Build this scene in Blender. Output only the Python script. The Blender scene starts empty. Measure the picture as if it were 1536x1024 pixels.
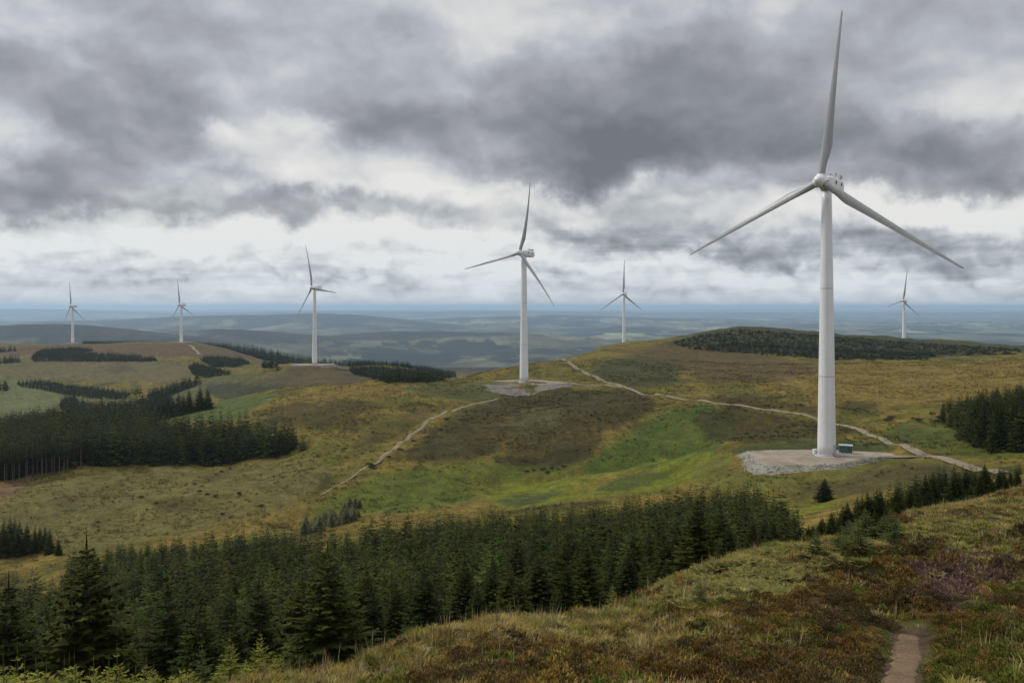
import bpy, bmesh, math, random
import numpy as np
from mathutils import Vector, Matrix
from mathutils.bvhtree import BVHTree
R = math.radians
rng = np.random.default_rng(7)
random.seed(7)
scene = bpy.context.scene
C = scene.collection

# ------------------------------------------------------------------ camera
F = 1330.0      # focal length for a 1536 px wide picture
CX, EY = 768.0, 460.0
cam_d = bpy.data.cameras.new('camera')
cam = bpy.data.objects.new('camera', cam_d)
C.objects.link(cam)
cam_d.sensor_width = 36.0
cam_d.lens = 36.0 * F / 1536.0
cam_d.shift_y = -(512.0 - EY) / 1536.0
cam_d.clip_start = 0.1
cam_d.clip_end = 400000.0
cam.location = (0, 0, 0)
cam.rotation_euler = (R(90), 0, 0)
scene.camera = cam
scene.view_settings.view_transform = 'Standard'
scene.view_settings.look = 'None'
scene.view_settings.exposure = 0.0
scene.view_settings.gamma = 1.0
try:
    scene.cycles.use_denoising = True
    scene.cycles.max_bounces = 6
    scene.cycles.diffuse_bounces = 3
    scene.cycles.volume_bounces = 4
    scene.cycles.transparent_max_bounces = 8
except Exception:
    pass


def tag(o, label=None, cat=None, group=None, kind=None):
    if label: o['label'] = label
    if cat: o['category'] = cat
    if group: o['group'] = group
    if kind: o['kind'] = kind
    return o


def link(name, me, mat=None, parent=None):
    o = bpy.data.objects.new(name, me)
    C.objects.link(o)
    if mat is not None and me is not None and len(me.materials) == 0:
        me.materials.append(mat)
    if parent is not None:
        o.parent = parent
    return o


def mesh_np(name, V, faces, col=None, smooth=False):
    """faces: list of integer arrays (n,k)"""
    me = bpy.data.meshes.new(name)
    V = np.ascontiguousarray(V, dtype=np.float32)
    me.vertices.add(len(V))
    me.vertices.foreach_set('co', V.ravel())
    if not isinstance(faces, (list, tuple)):
        faces = [faces]
    faces = [np.asarray(f, dtype=np.int32) for f in faces if len(f)]
    loops = np.concatenate([f.ravel() for f in faces])
    tot = np.concatenate([np.full(len(f), f.shape[1], dtype=np.int32) for f in faces])
    start = np.concatenate([[0], np.cumsum(tot)[:-1]]).astype(np.int32)
    me.loops.add(len(loops))
    me.loops.foreach_set('vertex_index', loops)
    me.polygons.add(len(tot))
    me.polygons.foreach_set('loop_start', start)
    if smooth:
        me.polygons.foreach_set('use_smooth', np.ones(len(tot), dtype=bool))
    if col is not None:
        a = me.color_attributes.new('Col', 'FLOAT_COLOR', 'POINT')
        c4 = np.ones((len(V), 4), dtype=np.float32)
        c4[:, :3] = col
        a.data.foreach_set('color', c4.ravel())
    me.update(calc_edges=True)
    return me


def sstep(a, b, x):
    t = np.clip((x - a) / (b - a), 0, 1)
    return t * t * (3 - 2 * t)


# ------------------------------------------------------------------ numpy noise
_perm = np.random.default_rng(11).permutation(4096).astype(np.int64)
_grad = np.random.default_rng(12).uniform(0, 2 * np.pi, 4096)
_gx, _gy = np.cos(_grad), np.sin(_grad)


def perlin(x, y):
    xi = np.floor(x).astype(np.int64); yi = np.floor(y).astype(np.int64)
    xf = x - xi; yf = y - yi
    def g(ix, iy, dx, dy):
        h = _perm[(_perm[ix & 4095] + iy) & 4095]
        return _gx[h] * dx + _gy[h] * dy
    u = xf * xf * xf * (xf * (xf * 6 - 15) + 10)
    v = yf * yf * yf * (yf * (yf * 6 - 15) + 10)
    a = g(xi, yi, xf, yf); b = g(xi + 1, yi, xf - 1, yf)
    c = g(xi, yi + 1, xf, yf - 1); d = g(xi + 1, yi + 1, xf - 1, yf - 1)
    return (a + (b - a) * u) * (1 - v) + (c + (d - c) * u) * v


def fbm(x, y, o=4, gain=.5):
    s = np.zeros_like(x); a = 1.0; f = 1.0
    for i in range(o):
        s += a * perlin(x * f + 17.3 * i, y * f - 9.1 * i)
        a *= gain; f *= 2.03
    return s * 1.5


# ------------------------------------------------------------------ material helper
def nodemat(name):
    m = bpy.data.materials.new(name)
    m.use_nodes = True
    nt = m.node_tree
    b = nt.nodes['Principled BSDF']
    return m, nt, b


def nz(nt, scale, detail=4, rough=.55, coord=None, dist=0.0):
    n = nt.nodes.new('ShaderNodeTexNoise')
    n.inputs['Scale'].default_value = scale
    n.inputs['Detail'].default_value = detail
    n.inputs['Roughness'].default_value = rough
    n.inputs['Distortion'].default_value = dist
    if coord is not None:
        nt.links.new(coord, n.inputs['Vector'])
    return n


def ramp(nt, fac, stops):
    r = nt.nodes.new('ShaderNodeValToRGB')
    e = r.color_ramp.elements
    while len(e) < len(stops):
        e.new(0.5)
    for k, (p, c) in enumerate(stops):
        e[k].position = p
        e[k].color = (c[0], c[1], c[2], 1) if hasattr(c, '__len__') else (c, c, c, 1)
    nt.links.new(fac, r.inputs[0])
    return r


def mixc(nt, a, b, fac, mode='MIX'):
    m = nt.nodes.new('ShaderNodeMix')
    m.data_type = 'RGBA'
    m.blend_type = mode
    for key, val in (('Factor', fac), ('A', a), ('B', b)):
        sock = [s for s in m.inputs if s.name == key and (s.type == 'RGBA' or (key == 'Factor' and s.type == 'VALUE'))][0]
        if hasattr(val, 'links') or isinstance(val, bpy.types.NodeSocket):
            nt.links.new(val, sock)
        elif isinstance(val, (int, float)):
            sock.default_value = val if key == 'Factor' else (val, val, val, 1)
        else:
            sock.default_value = (*val, 1)
    return [s for s in m.outputs if s.type == 'RGBA'][0]


def math_n(nt, op, a, b=None, c=None, clamp=False):
    n = nt.nodes.new('ShaderNodeMath')
    n.operation = op
    n.use_clamp = clamp
    for k, v in enumerate((a, b, c)):
        if v is None: continue
        if isinstance(v, (int, float)):
            n.inputs[k].default_value = v
        else:
            nt.links.new(v, n.inputs[k])
    return n.outputs[0]
# ------------------------------------------------------------------ sky (world) and sun
SUN_EL, SUN_AZ = R(42), R(-68)       # azimuth from +Y towards +X: high, to the left


def build_world():
    w = bpy.data.worlds.new('World')
    scene.world = w
    w.use_nodes = True
    nt = w.node_tree
    nt.nodes.clear()
    L = nt.links.new
    out = nt.nodes.new('ShaderNodeOutputWorld')
    tc = nt.nodes.new('ShaderNodeTexCoord')
    sep = nt.nodes.new('ShaderNodeSeparateXYZ')
    L(tc.outputs['Generated'], sep.inputs[0])
    X, Y, Z = sep.outputs
    az = math_n(nt, 'ARCTAN2', X, Y)
    el = math_n(nt, 'ARCSINE', Z)
    comb = nt.nodes.new('ShaderNodeCombineXYZ')
    L(az, comb.inputs[0]); L(el, comb.inputs[1])
    q = comb.outputs[0]
    # cloud deck coordinates: direction projected onto a level deck
    zz = math_n(nt, 'ADD', math_n(nt, 'MAXIMUM', Z, 0.0), 0.12)
    pc = nt.nodes.new('ShaderNodeCombineXYZ')
    L(math_n(nt, 'DIVIDE', X, zz), pc.inputs[0])
    L(math_n(nt, 'DIVIDE', Y, zz), pc.inputs[1])
    P = pc.outputs[0]

    def vmath(op, a, b=None, s=None):
        n = nt.nodes.new('ShaderNodeVectorMath'); n.operation = op
        for k, v in enumerate((a, b)):
            if v is None: continue
            if isinstance(v, tuple): n.inputs[k].default_value = v
            else: L(v, n.inputs[k])
        if s is not None:
            if isinstance(s, (int, float)): n.inputs['Scale'].default_value = s
            else: L(s, n.inputs['Scale'])
        return n.outputs[1] if op in ('LENGTH', 'DISTANCE', 'DOT_PRODUCT') else n.outputs[0]

    def nz2(sc, det, ro, v, di=0.0):
        n = nz(nt, sc, det, ro, v, di)
        n.noise_dimensions = '2D'
        return n

    def puffs(v, sc, det):
        vo = nt.nodes.new('ShaderNodeTexVoronoi')
        vo.feature = 'F1'
        vo.voronoi_dimensions = '2D'
        vo.normalize = True
        vo.inputs['Scale'].default_value = sc
        vo.inputs['Detail'].default_value = det
        vo.inputs['Roughness'].default_value = .42
        L(v, vo.inputs['Vector'])
        return math_n(nt, 'SUBTRACT', .62, vo.outputs['Distance'])

    def smooth(a, b, x, lo=0.0, hi=1.0):
        m = nt.nodes.new('ShaderNodeMapRange'); m.interpolation_type = 'SMOOTHSTEP'
        L(x, m.inputs['Value'])
        m.inputs['From Min'].default_value = a; m.inputs['From Max'].default_value = b
        m.inputs['To Min'].default_value = lo; m.inputs['To Max'].default_value = hi
        return m.outputs[0]

    def lumps(q):
        """cauliflower heads: bigger overhead, small and crowded towards the horizon"""
        w1 = nz2(16.0, 3, .55, q)
        wv = vmath('SCALE', vmath('SUBTRACT', w1.outputs['Color'], (.5, .5, .5)), s=.05)
        qq = vmath('MULTIPLY', vmath('ADD', q, wv), (1.0, 1.75, 1.0))
        big = puffs(qq, 8.0, 2)
        small = puffs(qq, 20.0, 2)
        t = smooth(R(3.6), R(6.5), el)
        m = nt.nodes.new('ShaderNodeMix'); m.data_type = 'FLOAT'
        L(t, m.inputs[0]); L(small, m.inputs[2]); L(big, m.inputs[3])
        return m.outputs[0]

    a0 = lumps(q)
    a1 = lumps(vmath('ADD', q, (0.002, 0.008, 0)))
    relief = math_n(nt, 'SUBTRACT', a0, a1)
    lump_amt = smooth(R(7), R(14), el, 1.0, .35)
    wq = vmath('SCALE', vmath('SUBTRACT', nz2(9.0, 3, .5, q).outputs['Color'], (.5, .5, .5)), s=.04)
    qq0 = vmath('MULTIPLY', vmath('ADD', q, wq), (1.0, 1.6, 1.0))
    soft = nz2(4.6, 8, .47, qq0).outputs['Fac']
    fine = nz2(21.0, 8, .6, qq0).outputs['Fac']
    softu = nz2(4.6, 6, .47, vmath('ADD', qq0, (.004, .022, 0))).outputs['Fac']
    rel2 = math_n(nt, 'SUBTRACT', soft, softu)

    # large cloud masses, each a soft patch at its own bearing and height in the sky
    warp = vmath('SCALE', vmath('SUBTRACT', nz2(8.0, 7, .58, q).outputs['Color'], (.5, .5, .5)), s=.16)
    warp = vmath('MULTIPLY', warp, (1.0, .6, 0))
    qw = vmath('ADD', q, warp)
    blobs = [
        # px, py, rx, ry, amount
        (215, 95, 250, 120, -.20), (150, 165, 190, 60, -.26), (330, 30, 260, 60, -.07),
        (230, 250, 150, 60, -.30), (90, 305, 230, 30, -.24), (60, 255, 130, 40, -.12),
        (640, 130, 200, 80, -.20), (790, 225, 220, 60, -.36), (560, 180, 130, 40, -.14),
        (1020, 170, 250, 110, -.34), (960, 195, 130, 50, -.12), (1290, 80, 300, 110, -.25), (1490, 215, 190, 55, -.42),
        (1180, 240, 360, 45, -.25), (1420, 278, 170, 20, -.32), (900, 262, 160, 26, -.20),
        (560, 318, 250, 20, -.34), (420, 303, 110, 20, -.20), (800, 340, 130, 14, -.20),
        (960, 355, 200, 28, -.36), (1380, 368, 300, 28, -.38), (1010, 310, 120, 20, -.22),
        (640, 385, 190, 12, -.08), (250, 408, 330, 9, -.13), (650, 408, 300, 8, -.13), (1120, 385, 240, 10, -.10),
        (1500, 400, 160, 12, -.22), (100, 432, 400, 8, -.10),
        (40, 45, 90, 30, .22), (345, 100, 90, 28, .13), (330, 210, 44, 24, .30), (300, 190, 50, 12, .3),
        (465, 195, 50, 20, .30), (40, 215, 110, 22, .16), (500, 258, 130, 40, .08), (640, 262, 110, 20, .08),
        (270, 340, 420, 22, .30), (690, 292, 160, 14, .14), (850, 300, 110, 18, .24), (700, 360, 260, 14, .20),
        (1440, 310, 150, 20, .42), (1300, 330, 80, 16, .22), (880, 385, 150, 14, .24), (300, 375, 330, 20, .24), (140, 376, 40, 14, .2), (260, 374, 60, 14, .2),
        (330, 364, 60, 14, .22), (10, 350, 40, 16, .2),
        (1050, 398, 300, 14, .22), (600, 400, 130, 14, .16), (760, 30, 330, 60, .10), (1480, 90, 90, 60, .12),
    ]
    tot = None
    for (px, py, rx, ry, amt) in blobs:
        if amt > 0: amt *= .72
        a = math.atan((px - CX) / F)
        e = math.atan((EY - py) / F * math.cos(a))
        d = vmath('MULTIPLY', vmath('SUBTRACT', qw, (a, e, 0)), (F / rx / 1.25, F / ry / 1.25, 0))
        ln = vmath('LENGTH', d)
        mr = nt.nodes.new('ShaderNodeMapRange')
        mr.interpolation_type = 'SMOOTHSTEP'
        L(ln, mr.inputs['Value'])
        mr.inputs['From Min'].default_value = 1.25
        mr.inputs['From Max'].default_value = 0.12
        mr.inputs['To Min'].default_value = 0
        mr.inputs['To Max'].default_value = amt
        tot = mr.outputs[0] if tot is None else math_n(nt, 'ADD', tot, mr.outputs[0])

    detail = math_n(nt, 'ADD', math_n(nt, 'MULTIPLY', a0, .62), math_n(nt, 'MULTIPLY', relief, .4))
    detail = math_n(nt, 'MULTIPLY', detail, lump_amt)
    detail = math_n(nt, 'ADD', detail, math_n(nt, 'MULTIPLY', math_n(nt, 'SUBTRACT', soft, .5), smooth(R(7), R(15), el, .74, .50)))
    fa = smooth(R(5), R(13), el, .24, .05)
    detail = math_n(nt, 'ADD', detail, math_n(nt, 'MULTIPLY', math_n(nt, 'SUBTRACT', fine, .5), fa))
    # flat layers seen edge-on low in the sky
    strata = nz2(7.0, 6, .55, vmath('MULTIPLY', vmath('ADD', q, vmath('SCALE', wq, s=.25)), (1.0, 9.0, 1.0))).outputs['Fac']
    sa = smooth(R(6.5), R(3.0), el, 0.0, .75)
    detail = math_n(nt, 'ADD', detail, math_n(nt, 'MULTIPLY', math_n(nt, 'SUBTRACT', strata, .5), sa))
    detail = math_n(nt, 'ADD', detail, math_n(nt, 'MULTIPLY', rel2, smooth(R(2.5), R(7), el, .1, .8)))
    bb = math_n(nt, 'ADD', math_n(nt, 'MULTIPLY_ADD', tot, 1.02, .645), detail)
    # low on the horizon the air evens everything out
    hz = nt.nodes.new('ShaderNodeMapRange'); hz.interpolation_type = 'SMOOTHSTEP'
    L(el, hz.inputs['Value'])
    hz.inputs['From Min'].default_value = R(-1); hz.inputs['From Max'].default_value = R(1.8)
    hz.inputs['To Min'].default_value = 0.25; hz.inputs['To Max'].default_value = 1
    mb = nt.nodes.new('ShaderNodeMix'); mb.data_type = 'FLOAT'
    L(hz.outputs[0], mb.inputs[0]); mb.inputs[2].default_value = .71; L(bb, mb.inputs[3])
    col = ramp(nt, mb.outputs[0], [(0.0, (.17, .174, .19)), (.28, (.28, .283, .30)), (.5, (.42, .42, .435)),
                                   (.72, (.64, .64, .65)), (1.0, (.83, .825, .81))])
    # bluish tint near the horizon
    hb = nt.nodes.new('ShaderNodeMapRange'); hb.interpolation_type = 'SMOOTHSTEP'
    L(el, hb.inputs['Value'])
    hb.inputs['From Min'].default_value = R(6.5); hb.inputs['From Max'].default_value = R(1.0)
    tint = mixc(nt, (1, 1, 1), (.93, .99, 1.06), hb.outputs[0])
    col2 = mixc(nt, col.outputs[0], tint, 1.0, 'MULTIPLY')
    warm = ramp(nt, mb.outputs[0], [(.55, (.97, .99, 1.015)), (.85, (1.0, .995, .98))])
    col2 = mixc(nt, col2, warm.outputs[0], 1.0, 'MULTIPLY')
    # an overcast sky is brighter towards the zenith
    zn = nt.nodes.new('ShaderNodeMapRange'); zn.interpolation_type = 'SMOOTHSTEP'
    L(el, zn.inputs['Value'])
    zn.inputs['From Min'].default_value = R(24); zn.inputs['From Max'].default_value = R(60)
    zn.inputs['To Min'].default_value = 1.0; zn.inputs['To Max'].default_value = ZENITH
    bg = nt.nodes.new('ShaderNodeBackground')
    L(col2, bg.inputs['Color']); L(zn.outputs[0], bg.inputs['Strength'])
    sky = nt.nodes.new('ShaderNodeTexSky')
    sky.sky_type = 'NISHITA'
    sky.sun_disc = False
    sky.sun_elevation = SUN_EL
    sky.sun_rotation = SUN_AZ
    bgs = nt.nodes.new('ShaderNodeBackground')
    bgs.inputs['Strength'].default_value = 0.10
    L(sky.outputs[0], bgs.inputs['Color'])
    ms = nt.nodes.new('ShaderNodeMixShader')
    cov = ramp(nt, mb.outputs[0], [(0, .97), (.45, .95), (.6, .86), (.8, .95)])
    L(cov.outputs[0], ms.inputs[0])
    L(bgs.outputs[0], ms.inputs[1]); L(bg.outputs[0], ms.inputs[2])
    L(ms.outputs[0], out.inputs['Surface'])
    try:
        w.cycles.sampling_method = 'MANUAL'
        w.cycles.sample_map_resolution = 512
    except Exception:
        pass


ZENITH = 1.75
build_world()
sd = bpy.data.lights.new('sun', 'SUN')
sd.energy = 2.1
sd.angle = R(10)
sd.color = (1.0, .95, .87)
sun = bpy.data.objects.new('sun', sd)
C.objects.link(sun)
sdir = Vector((math.sin(SUN_AZ) * math.cos(SUN_EL), math.cos(SUN_AZ) * math.cos(SUN_EL), math.sin(SUN_EL)))
sun.rotation_euler = sdir.to_track_quat('Z', 'Y').to_euler()
sun.location = (-60, -60, 80)
# ------------------------------------------------------------------ terrain heights
COLS = {
 -200: [(21, 1150), (35, 1340), (60, 1230), (100, 1060), (150, 940), (200, 870), (285, 760), (330, 745), (430, 690), (600, 670), (850, 610), (1000, 580), (1200, 545), (1500, 525), (1620, 516), (2000, 535)],
 0: [(21, 1150), (35, 1300), (60, 1190), (100, 1045), (150, 925), (190, 850), (225, 808), (285, 742), (315, 721), (430, 672), (600, 648), (850, 605), (1000, 572), (1200, 540), (1550, 517), (1640, 514), (2000, 530)],
 150: [(22, 1130), (36, 1270), (60, 1170), (100, 1025), (150, 905), (205, 818), (240, 785), (290, 735), (325, 705), (440, 655), (600, 645), (750, 625), (900, 592), (1050, 565), (1230, 540), (1560, 516.5), (1640, 514), (2000, 535)],
 300: [(24, 1062), (38, 1215), (60, 1140), (100, 1000), (150, 890), (200, 818), (240, 772), (300, 728), (345, 700), (420, 648), (475, 626), (515, 612), (620, 622), (740, 604), (850, 580), (980, 562), (1080, 556), (1250, 538), (1540, 516.5), (1640, 515), (2000, 540)],
 430: [(27, 1024), (42, 1150), (60, 1085), (100, 965), (150, 875), (185, 825), (240, 762), (300, 715), (345, 682), (430, 626), (510, 589), (550, 582), (640, 598), (750, 590), (860, 561), (918, 547), (960, 546), (1150, 562), (1400, 556), (2000, 552)],
 600: [(31, 975), (45, 1078), (60, 1045), (100, 945), (160, 852), (190, 812), (240, 751), (300, 700), (380, 650), (470, 602), (530, 571), (560, 567.5), (660, 582), (800, 577), (920, 554), (970, 549), (1150, 562), (1400, 566), (2000, 556)],
 786: [(36, 935), (50, 992), (65, 990), (100, 925), (150, 838), (190, 797), (235, 748), (260, 730), (300, 702), (380, 648), (460, 608), (520, 588), (555, 575), (600, 570), (660, 550), (700, 546.5), (820, 556), (1000, 582), (1400, 575), (2000, 556)],
 900: [(40, 912), (52, 960), (66, 958), (100, 905), (150, 820), (188, 785), (235, 735), (270, 705), (330, 660), (400, 626), (480, 590), (545, 574), (640, 556), (760, 535), (850, 524), (920, 523), (1150, 530), (1500, 560), (2000, 556)],
 1000: [(46, 875), (58, 922), (70, 925), (100, 880), (150, 800), (186, 785), (230, 728), (270, 695), (330, 650), (430, 601), (600, 560), (780, 530), (890, 513), (960, 510), (1100, 506), (1250, 520), (1600, 555), (2000, 556)],
 1110: [(52, 845), (66, 880), (90, 860), (120, 825), (150, 782), (178, 762), (205, 722), (216, 706), (232, 683), (280, 656), (330, 630), (400, 606), (580, 562), (780, 534), (850, 525), (1000, 500), (1100, 491.5), (1200, 494), (1500, 545), (2000, 556)],
 1240: [(62, 815), (80, 842), (100, 832), (120, 803), (140, 775), (165, 760), (185, 741), (205, 717), (216, 700), (232, 682), (280, 650), (320, 630), (400, 601), (580, 561), (790, 536), (850, 530), (1000, 508), (1100, 500.5), (1200, 503), (1500, 545), (2000, 556)],
 1330: [(68, 792), (90, 815), (110, 792), (135, 760), (160, 738), (185, 712), (205, 694), (230, 680), (270, 655), (330, 627), (420, 594), (580, 560), (790, 536), (850, 531), (1000, 515), (1100, 507), (1200, 508), (1500, 545), (2000, 556)],
 1420: [(75, 765), (95, 782), (120, 765), (150, 732), (180, 706), (205, 688), (230, 672), (260, 656), (330, 622), (420, 592), (570, 560), (780, 535), (860, 531), (1000, 520), (1100, 511.5), (1200, 512), (1500, 545), (2000, 556)],
 1536: [(85, 735), (110, 728), (150, 707), (200, 680), (260, 652), (330, 612), (420, 585), (520, 560), (780, 530), (850, 526), (1000, 521), (1060, 520), (1200, 524), (1500, 550), (2000, 556)],
 1760: [(92, 705), (120, 700), (160, 690), (210, 665), (330, 600), (520, 552), (850, 522), (1060, 521), (1500, 550), (2000, 556)],
}


def near_z(u, Y):
    """the hillside under the camera"""
    x = u * Y
    return -1.75 - 0.318 * Y + .2 * np.minimum(x, 0) * np.clip(Y / 10.0, 0, 1)


pts, zs = [], []
for px, rows in COLS.items():
    u = (px - CX) / F
    for Y in (1.5, 3, 6, 10, 14, 17.5):
        if Y < rows[0][0] * .85:
            pts.append((u, Y)); zs.append(None)
    for Y, py in rows:
        pts.append((u, Y)); zs.append(-(py - EY) / F * Y)
for px, py, Y in ((1350, 1024, 17.5), (1536, 1024, 18.5), (1100, 1024, 19.5), (800, 1024, 22.5), (600, 1024, 25.5), (1360, 935, 28.5),
                  (1360, 850, 45), (1536, 850, 42), (1100, 930, 30), (1240, 900, 35), (950, 960, 30)):
    pts.append(((px - CX) / F, Y)); zs.append(-(py - EY) / F * Y)
pts = np.array(pts)
zs = np.array([near_z(p[0], p[1]) if z is None else z for p, z in zip(pts, zs)], dtype=float)
WS = 0.42


def tps_feat(u, Y):
    return np.stack([u, WS * np.log(Y)], -1)


_tp = tps_feat(pts[:, 0], pts[:, 1])


def _phi(d2):
    return np.where(d2 > 1e-12, d2 * np.log(d2 + 1e-12), 0.0)


def _fit():
    n = len(_tp)
    d2 = ((_tp[:, None] - _tp[None]) ** 2).sum(-1)
    K = _phi(d2) + np.eye(n) * 2e-5
    Pm = np.hstack([np.ones((n, 1)), _tp])
    A = np.zeros((n + 3, n + 3))
    A[:n, :n] = K; A[:n, n:] = Pm; A[n:, :n] = Pm.T
    # fit the drop below eye level over distance^.6 so that near and far ground weigh alike
    b = np.concatenate([zs / pts[:, 1] ** .6, np.zeros(3)])
    return np.linalg.solve(A, b)


_w = _fit()


def tps(u, Y):
    q = tps_feat(u, Y)
    out = np.empty(len(q))
    for i in range(0, len(q), 20000):
        s = q[i:i + 20000]
        d2 = ((s[:, None] - _tp[None]) ** 2).sum(-1)
        out[i:i + 20000] = _phi(d2) @ _w[:-3] + _w[-3] + s @ _w[-2:]
    return out * Y ** .6


RIDGES = [   # distance, depth of the hill (in ln distance), skyline as (px, py)
 (5162, .10, [(-600, 492), (-200, 489), (0, 487.5), (90, 486), (150, 489), (230, 497), (330, 508), (450, 525), (700, 560)]),
 (6125, .10, [(-300, 540), (100, 520), (200, 503), (270, 496), (320, 492), (380, 496), (450, 500.5), (560, 510), (700, 530), (900, 550)]),
 (7175, .11, [(200, 540), (400, 516), (480, 506), (540, 499.5), (590, 497), (680, 497), (770, 498.5), (860, 505), (920, 512), (1000, 520), (1150, 540)]),
 (9100, .07, [(700, 540), (900, 520), (960, 508), (1100, 505), (1300, 504), (1420, 503), (1536, 507), (1800, 512)]),
 (13300, .10, [(-600, 484), (-100, 481), (60, 483), (150, 481), (300, 474), (420, 471.5), (500, 469.5), (545, 473), (620, 480), (720, 492)]),
 (16625, .10, [(400, 494), (520, 484), (640, 478), (760, 475), (808, 471), (880, 472.5), (960, 475), (1060, 476.5), (1120, 479), (1180, 484), (1300, 492)]),
 (20125, .08, [(900, 492), (1050, 484), (1200, 478), (1300, 481), (1420, 480), (1536, 482), (1900, 480)]),
 (29750, .10, [(-600, 464), (0, 462.5), (100, 463.5), (170, 466), (260, 469), (400, 467), (520, 466), (640, 467), (800, 466.5), (1000, 468), (1300, 469), (1536, 468)]),
 (49000, .12, [(-600, 465.5), (0, 465.5), (300, 464.5), (500, 465), (640, 464), (900, 465), (1100, 463.8), (1300, 465), (1536, 464.6), (2000, 465)]),
]


def far_z(u, Y):
    px = u * F + CX
    base = -150.0 - 150.0 * sstep(1900, 4200, Y) - 70 * sstep(14000, 52000, Y) + 40 * sstep(1900, 4000, Y) * fbm(u * Y / 1400.0, Y / 1400.0, 4)
    z = base
    for k, (Yr, s, line) in enumerate(RIDGES):
        lx = np.array([p[0] for p in line], float); ly = np.array([p[1] for p in line], float)
        # rounded interpolation of the skyline
        py = sum(np.interp(px + d, lx, ly) for d in (-36, -18, 0, 18, 36)) / 5
        n1 = fbm(u * 9 + 31 * k, np.zeros_like(u) + 3.1 * k, 4)
        py = py + n1 * (1.4 if Yr < 21000 else .4)
        Yc = Yr * (1 + .06 * perlin(u * 3.1 + 7 * k, np.zeros_like(u)))
        crest = -(py - EY) / F * Yc
        t = (np.log(Y) - np.log(Yc)) / s
        prof = np.exp(-np.where(t < 0, t * t * .35, t * t * 1.2))
        gully = 1 + .18 * fbm(u * 30 + 5 * k, np.log(Y) * 6, 3) * np.clip(np.abs(t), 0, 1)
        z = np.maximum(z, base + np.maximum(crest - base, 0) * prof * gully)
    return z


def height(u, Y, x, y):
    r = np.hypot(x, y)
    z = np.empty_like(u)
    nm = Y < 2100
    z[nm] = tps(u[nm], np.maximum(Y[nm], 1.4))
    fm = Y > 1650
    zf = far_z(u[fm], Y[fm])
    b = sstep(1650, 2100, Y[fm])
    zf2 = np.where(b > 0, zf, 0)
    z0 = np.where(nm[fm], z[fm], 0)
    z[fm] = z0 * (1 - b) + zf2 * b
    # hummocks of the moor
    hum = .32 * fbm(x / 1.8, y / 1.8, 3) * sstep(130, 60, r) * sstep(6, 14, r) * sstep(.5, 1.9, path_dist(x, y))
    hum += .55 * fbm(x / 9 + 50, y / 9, 3) * sstep(8, 40, r) * sstep(900, 300, r)
    hum += 1.7 * fbm(x / 38 + 9, y / 38, 3) * sstep(100, 320, r) * sstep(2600, 1500, r)
    hum += 3.0 * fbm(x / 140 + 3, y / 140, 3) * sstep(500, 1100, r) * sstep(2600, 1500, r)
    # folds of the hillside: a stream gully, and the swelling knolls above it
    gl = poly_dist(x, y, GULLY)
    hum -= 3.6 * np.exp(-(gl / 13.0) ** 2) + 1.5 * np.exp(-(gl / 40.0) ** 2)
    for (kx, ky, rx, ry, a) in KNOLLS:
        hum += a * np.exp(-((x - kx) / rx) ** 2 - ((y - ky) / ry) ** 2)
    return z + hum


def poly_dist(x, y, line):
    d = np.full(np.shape(x), 1e9)
    for (ax, ay), (bx, by) in zip(line[:-1], line[1:]):
        vx, vy = bx - ax, by - ay
        t = np.clip(((x - ax) * vx + (y - ay) * vy) / (vx * vx + vy * vy), 0, 1)
        d = np.minimum(d, np.hypot(x - ax - t * vx, y - ay - t * vy))
    return d


GULLY = [((px - CX) / F * Y, Y) for px, Y in ((470, 235), (560, 252), (660, 268), (740, 280), (800, 288), (880, 286), (960, 296), (1060, 312), (1130, 330))]
KNOLLS = [((850 - CX) / F * 395, 395, 48, 45, 4.5), ((520 - CX) / F * 430, 430, 60, 40, 4.0), ((1010 - CX) / F * 262, 262, 26, 22, 2.2), ((700 - CX) / F * 350, 350, 26, 40, 2.0), ((1150 - CX) / F * 400, 400, 50, 34, 2.2), ((250 - CX) / F * 275, 275, 34, 24, 2.0)]


# pads of level ground around the turbine bases (kept free of hummocks): centre x, y, level, radius
def world_uY(x, y):
    th = np.arctan2(x, y)
    lim = R(44)
    tc = np.clip(th, -lim, lim)
    r = np.hypot(x, y)
    u = np.tan(tc)
    ab = np.abs(th)
    u = np.where(ab > R(90), u * (1 - sstep(R(90), R(180), ab)), u)
    return u, np.maximum(r * np.cos(tc), 1.4)


def at(px, py, Y):
    return Vector(((px - CX) / F * Y, Y, -(py - EY) / F * Y))


PAD1_Z = -38.0
FLAT = []   # (x, y, z, r0, r1)
_c = at(1232, 0, 225)
FLAT.append((_c.x, 225.0, PAD1_Z - .9, 14.0, 26.0))
T2 = at(786, 572, 559); T3 = at(472, 546, 925)
FLAT.append((T2.x + 2, T2.y - 2, T2.z - .5, 12.0, 24.0))
FLAT.append((T3.x, T3.y, T3.z - .5, 16.0, 34.0))


def full_height(x, y):
    u, Y = world_uY(x, y)
    z = height(u, Y, x, y)
    for fx, fy, fz, r0, r1 in FLAT:
        d = np.hypot(x - fx, y - fy)
        k = 1 - sstep(r0, r1, d)
        z = z * (1 - k) + np.minimum(fz, z + 99) * k
    # trodden hollow of the footpath
    d = path_dist(x, y)
    z = z - .20 * (1 - sstep(.42, .95, d))
    return z


PATH_L = [(at(1346, 0, 14.0).x, 14.0), (at(1348, 0, 17.0).x, 17.0), (at(1354, 0, 20.5).x, 20.5), (at(1360, 0, 24.5).x, 24.5), (at(1365, 0, 28.8).x, 28.8)]


def path_dist(x, y):
    return poly_dist(x, y, PATH_L)


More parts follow.
